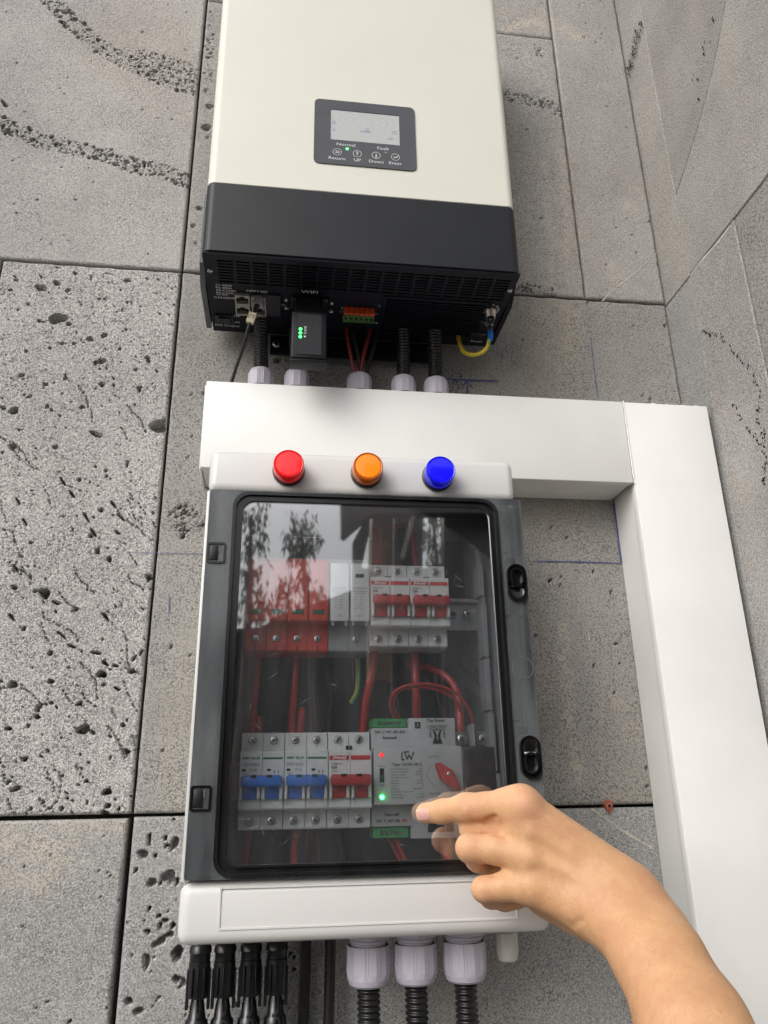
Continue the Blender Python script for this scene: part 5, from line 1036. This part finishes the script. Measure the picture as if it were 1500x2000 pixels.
# ------------------------------------------------------------------ the pointing hand: one continuous skin grown from blended tapering limbs
def surface_nets(F, org, h):
    """F: 3-D field, negative inside -> verts, quads"""
    s = F < 0; nx, ny, nz = F.shape
    c = np.zeros((nx-1, ny-1, nz-1), np.int8)
    for i in (0, 1):
        for j in (0, 1):
            for k in (0, 1): c += s[i:nx-1+i, j:ny-1+j, k:nz-1+k]
    act = (c > 0) & (c < 8); idx = -np.ones(act.shape, np.int64); I = np.argwhere(act); idx[act] = np.arange(len(I))
    acc = np.zeros((len(I), 3)); cnt = np.zeros(len(I))
    cor = [(i, j, k) for i in (0, 1) for j in (0, 1) for k in (0, 1)]
    for a in cor:
        for ax in range(3):
            if a[ax]: continue
            b = list(a); b[ax] = 1
            fa = F[I[:, 0]+a[0], I[:, 1]+a[1], I[:, 2]+a[2]]; fb = F[I[:, 0]+b[0], I[:, 1]+b[1], I[:, 2]+b[2]]
            m = (fa < 0) != (fb < 0); t = fa[m]/(fa[m]-fb[m]); p = np.tile(np.array(a, float), (m.sum(), 1)); p[:, ax] += t
            acc[m] += p; cnt[m] += 1
    V = (I+acc/cnt[:, None])*h+np.array(org)
    quads = []
    for ax in range(3):
        sl0 = [slice(1, n-1) for n in F.shape]; sl0[ax] = slice(0, F.shape[ax]-1); sl1 = list(sl0); sl1[ax] = slice(1, F.shape[ax])
        a = s[tuple(sl0)]; b = s[tuple(sl1)]; E = np.argwhere(a != b); off = np.array([1, 1, 1]); off[ax] = 0; E = E+off
        o1, o2 = [(1, 2), (2, 0), (0, 1)][ax]; d1 = np.zeros(3, int); d1[o1] = 1; d2 = np.zeros(3, int); d2[o2] = 1
        g = lambda P: idx[P[:, 0], P[:, 1], P[:, 2]]
        q = np.stack([g(E-d1-d2), g(E-d2), g(E), g(E-d1)], 1); ins = s[E[:, 0], E[:, 1], E[:, 2]]
        q[~ins] = q[~ins][:, ::-1]; quads.append(q)
    Q = np.concatenate(quads); return V, Q[(Q >= 0).all(1)]
def smin(a, b, k):
    h = np.clip(.5+.5*(b-a)/k, 0, 1); return b*(1-h)+a*h-k*h*(1-h)
Hn = lambda u, v, d: np.array(W(u, v, d))
hs_ = .0012
lo_ = np.array([.095, -.47, -.34]); hi_ = np.array([.36, -.125, .03])
GX, GY, GZ = [np.arange(lo_[i], hi_[i], hs_) for i in range(3)]
PX, PY_, PZ = np.meshgrid(GX, GY, GZ, indexing='ij'); PX = PX.astype(np.float32); PY_ = PY_.astype(np.float32); PZ = PZ.astype(np.float32)
def cone(a, b, ra, rb, sq=None):
    """round cone; sq=(dir, factor) squashes it along dir"""
    a = np.array(a, np.float32); b = np.array(b, np.float32); ab = b-a; L2 = float(ab@ab)
    X, Y, Z = PX-a[0], PY_-a[1], PZ-a[2]; t = np.clip((X*ab[0]+Y*ab[1]+Z*ab[2])/L2, 0, 1)
    X -= t*ab[0]; Y -= t*ab[1]; Z -= t*ab[2]
    if sq is not None:
        d, f = np.array(sq[0], np.float32), sq[1]; d = d/np.linalg.norm(d); pr = X*d[0]+Y*d[1]+Z*d[2]; k = (1/f-1)
        X += pr*d[0]*k; Y += pr*d[1]*k; Z += pr*d[2]*k
    return np.sqrt(X*X+Y*Y+Z*Z)-(ra+(rb-ra)*t)
def chain(P, k=.004):
    f = None
    for (a, ra), (b, rb) in zip(P[:-1], P[1:]):
        c = cone(a, b, ra, rb); f = c if f is None else smin(f, c, k)
    return f
mm = .001
# joints: image place, distance from lens, radius
index = [(Hn(831, 1588, .6205), 7.6*mm), (Hn(864, 1585, .6120), 8.1*mm), (Hn(911, 1577, .5980), 9.8*mm), (Hn(948, 1575, .5885), 9.3*mm), (Hn(985, 1572, .5780), 10.6*mm), (Hn(1020, 1572, .5680), 12.6*mm)]
middle = [(Hn(1030, 1622, .5700), 12.5*mm), (Hn(975, 1615, .5930), 10.0*mm), (Hn(923, 1619, .6040), 9.4*mm), (Hn(943, 1636, .6170), 8.8*mm), (Hn(985, 1655, .6170), 8.0*mm), (Hn(1010, 1664, .6060), 7.4*mm)]
ring = [(Hn(1028, 1672, .5690), 12.2*mm), (Hn(968, 1658, .5770), 10.0*mm), (Hn(917, 1656, .5840), 9.4*mm), (Hn(934, 1677, .5960), 8.9*mm), (Hn(966, 1694, .6030), 8.0*mm), (Hn(996, 1700, .5980), 7.2*mm)]
little = [(Hn(1035, 1730, .5690), 11.8*mm), (Hn(985, 1732, .5750), 9.2*mm), (Hn(945, 1737, .5800), 8.2*mm), (Hn(958, 1750, .5900), 7.8*mm), (Hn(985, 1757, .5960), 7.2*mm), (Hn(1010, 1757, .5920), 6.6*mm)]
wri = Hn(1213, 1766, .5500)
nrm = np.array([0.10, -1.0, .05]); nrm /= np.linalg.norm(nrm)     # out of the back of the hand, towards the viewer
side = np.array([.62, 0.05, .70]); side /= np.linalg.norm(side)   # across the wrist, towards the thumb side
back = nrm*-1
body = None
for (p, r), w0, dd, w1 in ((index[-1], 1.45, .0, 12.0), (middle[0], .55, .0, 12.5), (ring[0], -.35, .0, 12.5), (little[0], -1.25, .002, 12)):
    q_ = wri+side*w0*11*mm+back*.001
    c = cone(p+back*3.0*mm, q_+back*2*mm, r*1.0, 13.5*mm); body = c if body is None else smin(body, c, .010)
# fleshy palm below and the thumb lying hidden behind it
pal = cone(Hn(1075, 1640, .590), Hn(1165, 1720, .575), .020, .021); body = smin(body, pal, .014)
pal2 = cone(Hn(1070, 1741, .592), Hn(1146, 1776, .576), .018, .020); body = smin(body, pal2, .014)
thumb = chain([(Hn(1170, 1705, .590), 15*mm), (Hn(1105, 1650, .612), 12*mm), (Hn(1055, 1622, .6230), 9.5*mm), (Hn(1010, 1640, .6260), 8.2*mm)], .006)
body = smin(body, thumb, .008)
# web between the knuckles
body = smin(body, cone(index[-1][0]+back*.004, little[0][0]+back*.005, 9.5*mm, 9*mm), .010)
# wrist and forearm: a broad oval section
f1 = Hn(1290, 1870, .5200); f2 = Hn(1352, 2000, .4950); f3 = Hn(1475, 2260, .4500)
def oval(a, b, wa, wb, ta, tb, dirs):
    d = dirs; r = None
    for s in (-1, -.33, .33, 1):
        c = cone(a+d*s*(wa-ta), b+d*s*(wb-tb), ta, tb); r = c if r is None else smin(r, c, .008)
    return r
ax_ = (f2-wri); ax_ /= np.linalg.norm(ax_); sd = np.cross(ax_, nrm); sd /= np.linalg.norm(sd)
if sd[0] < 0: sd = -sd
arm = oval(wri-sd*1.5*mm+back*.003, f1-sd*1*mm+back*.002, 26.5*mm, 29.0*mm, 18*mm, 20*mm, sd); arm = smin(arm, oval(f1+back*.002, f2, 29.0*mm, 32*mm, 20*mm, 23*mm, sd), .006)
arm = smin(arm, oval(f2, f3, 32*mm, 37*mm, 23*mm, 29*mm, sd), .008)
body = smin(body, arm, .016)
body = smin(body, cone(wri+sd*16*mm+nrm*3*mm+ax_*4*mm, wri+sd*18*mm+nrm*2*mm+ax_*18*mm, 13*mm, 14*mm), .012)     # wrist bone on the thumb side
fing = chain(index, .005)
body = smin(body, fing, .0065)
for ch, k in ((middle, .0030), (ring, .0030), (little, .0030)):
    body = smin(body, chain(ch, .004), k+.0012)
# knuckles, tendons, folds
def bump(p, r, h):
    global body
    d2 = (PX-p[0])**2+(PY_-p[1])**2+(PZ-p[2])**2; body = body-h*np.exp(-d2/(r*r))
def groove(a, b, r, h, n=7):
    global body
    c = cone(a, b, 0, 0); body = body+h*np.exp(-(c*c)/(r*r))
on = lambda u, v, d: Hn(u, v, d)
for P, h in ((index[-1][0]+nrm*9*mm, .0016), (middle[0][0]+nrm*11*mm, .0015), (ring[0][0]+nrm*11*mm, .0012), (little[0][0]+nrm*10*mm, .0010)): bump(P, .010, h)
bump(index[2][0]+nrm*9*mm, .007, .0008)
for P in (middle[0][0], ring[0][0], index[-1][0]):                # tendons fan out from the wrist
    a = P+nrm*11.5*mm; b = wri+side*(6 if P is middle[0][0] else (0 if P is ring[0][0] else 12))*mm+nrm*15*mm; groove(a, b, .0038, -.0008)
for P, Q in ((index[-1][0], middle[0][0]), (middle[0][0], ring[0][0]), (ring[0][0], little[0][0])):
    m_ = (P+Q)/2; groove(m_+nrm*12*mm, (m_*.7+wri*.3)+nrm*14*mm, .0052, .0009)
def fold(pts, r=.0011, h=.0010):
    for a, b in zip(pts[:-1], pts[1:]): groove(a, b, r, h)
fr = lambda u, v, d: Hn(u, v, d)
for k, (u0, w_) in enumerate(((903, 1), (909, 1.2), (916, 1))):         # skin folds over the finger joint
    fold([fr(u0, 1560, .5895), fr(u0-1.5, 1570, .5880), fr(u0+2, 1581, .5885)], .0012, .0009*w_)
for u0 in (862, 866): fold([fr(u0, 1573, .6060), fr(u0-1, 1584, .6040), fr(u0+1, 1597, .6060)], .0008, .00040)
for k, (u0, v0, u1, v1) in enumerate(((1108, 1762, 1112, 1806), (1116, 1758, 1121, 1810), (1125, 1752, 1131, 1812), (1136, 1756, 1141, 1816))):   # folds at the heel of the bent wrist
    A = [fr(u0, v0, .5330), fr((u0+u1)/2-3, (v0+v1)/2, .5380), fr(u1, v1, .5530)]; fold(A, .0014, .0012)
fold([fr(952, 1601, .5830), fr(970, 1592, .5760), fr(988, 1572, .5680), fr(994, 1562, .5660)], .0022, .0020)
fold([fr(965, 1634, .5740), fr(985, 1630, .5690)], .002, .0014); fold([fr(964, 1712, .5740), fr(982, 1706, .5640)], .002, .0014)
rgh = random.Random(4)
for _ in range(26):                         # fine slanting creases across the back of the wrist
    u0 = rgh.uniform(1120, 1215); v0 = rgh.uniform(1640, 1790); fold([fr(u0, v0, .5330), fr(u0+18, v0-26, .5330)], .0011, .00035)
for s0, s1 in ((-8, 4), (6, -6)): groove(wri+sd*s0*mm+nrm*19*mm, f1+sd*s1*mm+nrm*20*mm, .0034, -.0006)
V_, Q_ = surface_nets(body, lo_, hs_)
# light smoothing of the net
def smooth_mesh(V, Q, it, lam):
    E = np.concatenate([Q[:, [0, 1]], Q[:, [1, 2]], Q[:, [2, 3]], Q[:, [3, 0]]]); n = len(V); deg = np.bincount(E.ravel(), minlength=n).astype(float)
    for _ in range(it):
        S = np.zeros_like(V)
        for k in range(3): S[:, k] = np.bincount(E[:, 0], V[E[:, 1], k], n)+np.bincount(E[:, 1], V[E[:, 0], k], n)
        V = V+lam*(S/deg[:, None]-V)
    return V
V_ = smooth_mesh(V_, Q_, 2, .5)
# keep only what is in front of the box door, and drop loose crumbs
me = bpy.data.meshes.new('skin'); me.vertices.add(len(V_)); me.vertices.foreach_set('co', V_.astype(np.float32).ravel())
me.loops.add(Q_.size); me.loops.foreach_set('vertex_index', Q_.astype(np.int32).ravel()); me.polygons.add(len(Q_)); me.polygons.foreach_set('loop_start', np.arange(len(Q_), dtype=np.int32)*4); me.polygons.foreach_set('use_smooth', np.ones(len(Q_), bool)); me.update(); me.validate()
bm = bmesh.new(); bm.from_mesh(me); bmesh.ops.recalc_face_normals(bm, faces=bm.faces[:]); bm.to_mesh(me); bm.free()
sk = bpy.data.materials.new('skin'); sk.use_nodes = True; nt = sk.node_tree; b = nt.nodes['Principled BSDF']; L = nt.links.new
tc = nt.nodes.new('ShaderNodeTexCoord')
def nz(scale, det, vec=None):
    n = nt.nodes.new('ShaderNodeTexNoise'); n.inputs['Scale'].default_value = scale; n.inputs['Detail'].default_value = det; L(vec or tc.outputs['Object'], n.inputs['Vector']); return n.outputs['Fac']
def cmix(f, a, c):
    m = nt.nodes.new('ShaderNodeMix'); m.data_type = 'RGBA'; r = nt.nodes.new('ShaderNodeMapRange'); r.inputs[1].default_value = .38; r.inputs[2].default_value = .66; L(f, r.inputs[0]); L(r.outputs[0], m.inputs[0])
    for s, i in ((a, 6), (c, 7)):
        if isinstance(s, tuple): m.inputs[i].default_value = (*s, 1)
        else: L(s, m.inputs[i])
    return m.outputs[2]
c1 = cmix(nz(28, 5), (.66, .375, .195), (.55, .29, .15)); 
n3 = nz(240, 3); mx = nt.nodes.new('ShaderNodeMix'); mx.data_type = 'RGBA'; mx.inputs[0].default_value = .09; L(c1, mx.inputs[6]); L(cmix(n3, (.76, .50, .32), (.46, .25, .14)), mx.inputs[7]); 
# redder over the knuckles
geo = nt.nodes.new('ShaderNodeNewGeometry'); red = None; col_ = mx.outputs[2]
for P, r_ in ((index[2][0]+nrm*8*mm, .010), (index[-1][0]+nrm*12*mm, .014), (index[0][0], .011), (ring[2][0], .012), (little[2][0], .011), (wri+sd*22*mm, .020)):
    vd = nt.nodes.new('ShaderNodeVectorMath'); vd.operation = 'DISTANCE'; L(geo.outputs['Position'], vd.inputs[0]); vd.inputs[1].default_value = tuple(P)
    mr_ = nt.nodes.new('ShaderNodeMapRange'); mr_.interpolation_type = 'SMOOTHSTEP'; mr_.inputs[1].default_value = r_*1.7; mr_.inputs[2].default_value = 0; mr_.inputs[3].default_value = 0; mr_.inputs[4].default_value = .5; L(vd.outputs['Value'], mr_.inputs[0])
    m = nt.nodes.new('ShaderNodeMix'); m.data_type = 'RGBA'; L(mr_.outputs[0], m.inputs[0]); L(col_, m.inputs[6]); m.inputs[7].default_value = (.66, .33, .21, 1); col_ = m.outputs[2]
L(col_, b.inputs['Base Color']); b.inputs['Roughness'].default_value = .47; b.inputs['Specular IOR Level'].default_value = .4
b.inputs['Subsurface Weight'].default_value = .18; b.inputs['Subsurface Radius'].default_value = (1, .35, .2); b.inputs['Subsurface Scale'].default_value = .004
mp = nt.nodes.new('ShaderNodeMapping'); mp.inputs['Rotation'].default_value = (0, R_(35), 0); mp.inputs['Scale'].default_value = (1.7, 1, .65); L(tc.outputs['Object'], mp.inputs[0])
vo = nt.nodes.new('ShaderNodeTexVoronoi'); vo.inputs['Scale'].default_value = 820; L(mp.outputs[0], vo.inputs['Vector']); n4 = nz(190, 5, mp.outputs[0])
ad = nt.nodes.new('ShaderNodeMath'); ad.operation = 'ADD'; L(vo.outputs['Distance'], ad.inputs[0]); L(n4, ad.inputs[1])
bp = nt.nodes.new('ShaderNodeBump'); bp.inputs['Strength'].default_value = .36; bp.inputs['Distance'].default_value = .0006; L(ad.outputs[0], bp.inputs['Height']); L(bp.outputs[0], b.inputs['Normal'])
me.materials.append(sk)
per = thing('person', 'bare forearm and hand reaching in from the lower right, index finger touching the smoked door', 'person')
so = bpy.data.objects.new('skin', me); COL.objects.link(so); so.parent = per
# finger nail, wrapped on the fingertip
tip, tr = index[0]; axn = (index[1][0]-index[0][0]); axn /= np.linalg.norm(axn)
view = np.array([0, -D0, 0])-tip; view /= np.linalg.norm(view); nn = view-axn*(view@axn); nn /= np.linalg.norm(nn); bb = np.cross(nn, axn)
nn2 = nn*math.cos(R_(10))+np.array([0, 0, -1.])*math.sin(R_(10)); nn2 -= axn*(nn2@axn); nn2 /= np.linalg.norm(nn2); bb = np.cross(nn2, axn)
nu, nv = 14, 14; vs = []; fs = []
for i in range(nu+1):
    for j in range(nv+1):
        s = i/nu; t = j/nv*2-1; ln = .0100; w = R_(38)*(1-.18*(1-s)**3-.10*s**4)
        e = max(0, 1-(abs(t)**4)); along = -.0030+ln*s-(0.0026*t*t if s < .3 else 0)*(1-s/.3 if s < .3 else 0)+(.0012*t*t*-1 if s > .8 else 0)
        r = tr+(index[1][1]-tr)*max(0, along)/.012
        drop = max(0, -along)/tr; r *= math.sqrt(max(.3, 1-.62*drop*drop)); r += .00035-(.0004 if i in (0, nu) or j in (0, nv) else 0)
        a = t*w; vs.append(tip+axn*along+(nn2*math.cos(a)+bb*math.sin(a))*r)
for i in range(nu):
    for j in range(nv): k = i*(nv+1)+j; fs.append((k, k+1, k+nv+2, k+nv+1))
MB().add(vs, fs, True).build('finger_nail', M['nail'], per)
hm = MB(); rgh = random.Random(8); idxs = [i for i in range(0, len(V_), 7) if V_[i][2] < wri[2]+.02 and V_[i][0] > wri[0]-.02]
for _ in range(420):
    i = rgh.choice(idxs); p = Vector(V_[i]); out = (p-Vector(wri)-Vector(ax_)*float((V_[i]-wri)@ax_)); out.normalize()
    if out.y > .35: continue
    d = (Vector(ax_)*rgh.uniform(-.5, .2)+Vector(sd)*rgh.uniform(.3, 1)); d = (d-out*d.dot(out)).normalized(); l = rgh.uniform(.002, .005); w = d.cross(out).normalized()*.00004
    a = p+out*.0002; b1 = a+d*l*.6+out*.0003; c1 = a+d*l+out*.0002; hm.add([a+w, a-w, b1-w*.8, b1+w*.8, c1], [(0, 1, 2, 3), (3, 2, 4)])
ho = hm.build('arm_hair', mat('arm_hair', (.10, .055, .03), .5), per); ho['kind'] = 'stuff'
rebase(per, Vector(f3))
del PX, PY_, PZ, body, arm, fing, thumb, pal, pal2

# ------------------------------------------------------------------ what stands opposite the wall and is mirrored in the smoked door
gm = mat('garden_paving', (.11, .105, .095), .9, noise=.3, nscale=3, bump=.3, bscale=40)
gr = MB().add([(-60, -60, -1.5), (60, -60, -1.5), (60, .09, -1.5), (-60, .09, -1.5)], [(0, 1, 2, 3)]).build('ground', gm); gr['kind'] = 'structure'
leafm = mat('leaf_green', (.08, .125, .05), .5, noise=.5, nscale=2)
bark = mat('bark', (.12, .09, .065), .9, noise=.4, nscale=20)
wood = mat('porch_wood', (.20, .12, .07), .6, noise=.4, nscale=8)
dark = mat('porch_roof_dark', (.07, .068, .068), .7, noise=.3, nscale=5)
hedge = mat('garden_wall_render', (.035, .04, .035), .9, noise=.4, nscale=3)
def weeping(base, h, clumps, label, seed):
    t = thing('weeping_tree', label, 'tree', 'trees across from the wall'); rg = random.Random(seed); base = Vector(base)
    top = Vector((clumps[0][0].x, clumps[0][0].y, clumps[0][0].z)); MB().tube([base, base.lerp(top, .5)+Vector((.1, 0, 0)), top], .04, 8, rf=lambda s: .06*(1-s)+.012).build('trunk', bark, t)
    mb = MB()
    for c, R in clumps:
        R = R*.62
        for _ in range(int(100*R/.1)):
            th_ = rg.uniform(0, 6.28); rr = R*rg.random()**.5; q = c+Vector((math.cos(th_)*rr, math.sin(th_)*rr, rg.gauss(.1, .6)*R)); L_ = rg.uniform(.04, .10)
            dr = Vector((rg.gauss(0, .28), rg.gauss(0, .28), -1)).normalized(); w = dr.cross(Vector((rg.gauss(0, 1), rg.gauss(0, 1), .1))).normalized()*rg.uniform(.006, .012)
            mb.add([q, q+dr*L_*.5+w, q+dr*L_, q+dr*L_*.5-w], [(0, 1, 2, 3)])
    mb.build('crown', leafm, t); rebase(t, base)
T = 4.6
def cl(u, v, R, t=T): return (RF(u, v, t), R)
b0 = RF(500, 1300, T); weeping((b0.x-.3, b0.y, -1.5), 3, [cl(492, 1010, .22), cl(500, 1060, .16), cl(486, 1120, .14)]+[cl(495, 1180, .20), cl(530, 1200, .18)], 'drooping leafy tree across from the wall, leftmost in the door reflection', 1)
b1 = RF(600, 1300, T); weeping((b1.x, b1.y-.4, -1.5), 3, [cl(590, 1035, .20), cl(578, 1055, .14), cl(610, 1060, .12), cl(585, 1085, .12), cl(588, 1130, .13), cl(550, 1150, .10), cl(620, 1160, .14), cl(560, 1195, .22)], 'drooping leafy tree across from the wall, hanging in the bright sky of the reflection', 2)
b2 = RF(850, 1300, T); weeping((b2.x, b2.y-.4, -1.5), 3, [cl(848, 1010, .15), cl(842, 1050, .14), cl(852, 1085, .13), cl(845, 1120, .14)], 'drooping leafy tree across from the wall, beside the porch posts', 3)
pr = thing('porch', 'dark roofed wooden porch across from the wall, seen only as a reflection in the door', 'porch')
def slabq(pts, t, dpt, m, nm):
    A = [RF(u, v, t) for u, v in pts]; n = len(A); B = [a+Vector((0, -dpt, 0)) for a in A]; MB().add(A+B, [tuple(range(n)), tuple(range(2*n-1, n-1, -1))]+[(i, (i+1) % n, n+(i+1) % n, n+i) for i in range(n)]).build(nm, m, pr)
slabq([(664, 880), (1300, 880), (1300, 1000), (725, 1003), (675, 1048), (668, 1044)], 3.4, .1, dark, 'roof')
slabq([(728, 985), (768, 985), (764, 1330), (722, 1330)], 3.5, .15, wood, 'post')
slabq([(690, 1060), (728, 985), (735, 985), (705, 1120), (690, 1330)], 3.7, .05, dark, 'wall_panel')
slabq([(770, 985), (826, 985), (826, 1330), (766, 1330)], 3.9, .05, dark, 'wall_panel')
slabq([(812, 980), (820, 980), (790, 1090), (782, 1090)], 3.45, .05, mat('pale_beam', (.5, .46, .4), .6), 'diagonal_brace')
slabq([(870, 940), (1400, 940), (1400, 1500), (866, 1330)], 3.6, .1, dark, 'roof_panel'); 
gw = thing('garden_wall', 'tall dark garden wall across from the stone wall', 'wall'); yy = -6.2
A = [RF(u, v, 6.0) for u, v in ((200, 1240), (505, 1226), (560, 1200), (690, 1150), (700, 1110), (1300, 1110), (1300, 2600), (200, 2600))]
n = len(A); MB().add(A+[a+Vector((0, -.2, 0)) for a in A], [tuple(range(n)), tuple(range(2*n-1, n-1, -1))]+[(i, (i+1) % n, n+(i+1) % n, n+i) for i in range(n)]).build('masonry', hedge, gw)
rebase(gw, (0, -6.1, -1.5)); rebase(pr, RF(800, 1330, 3.6))
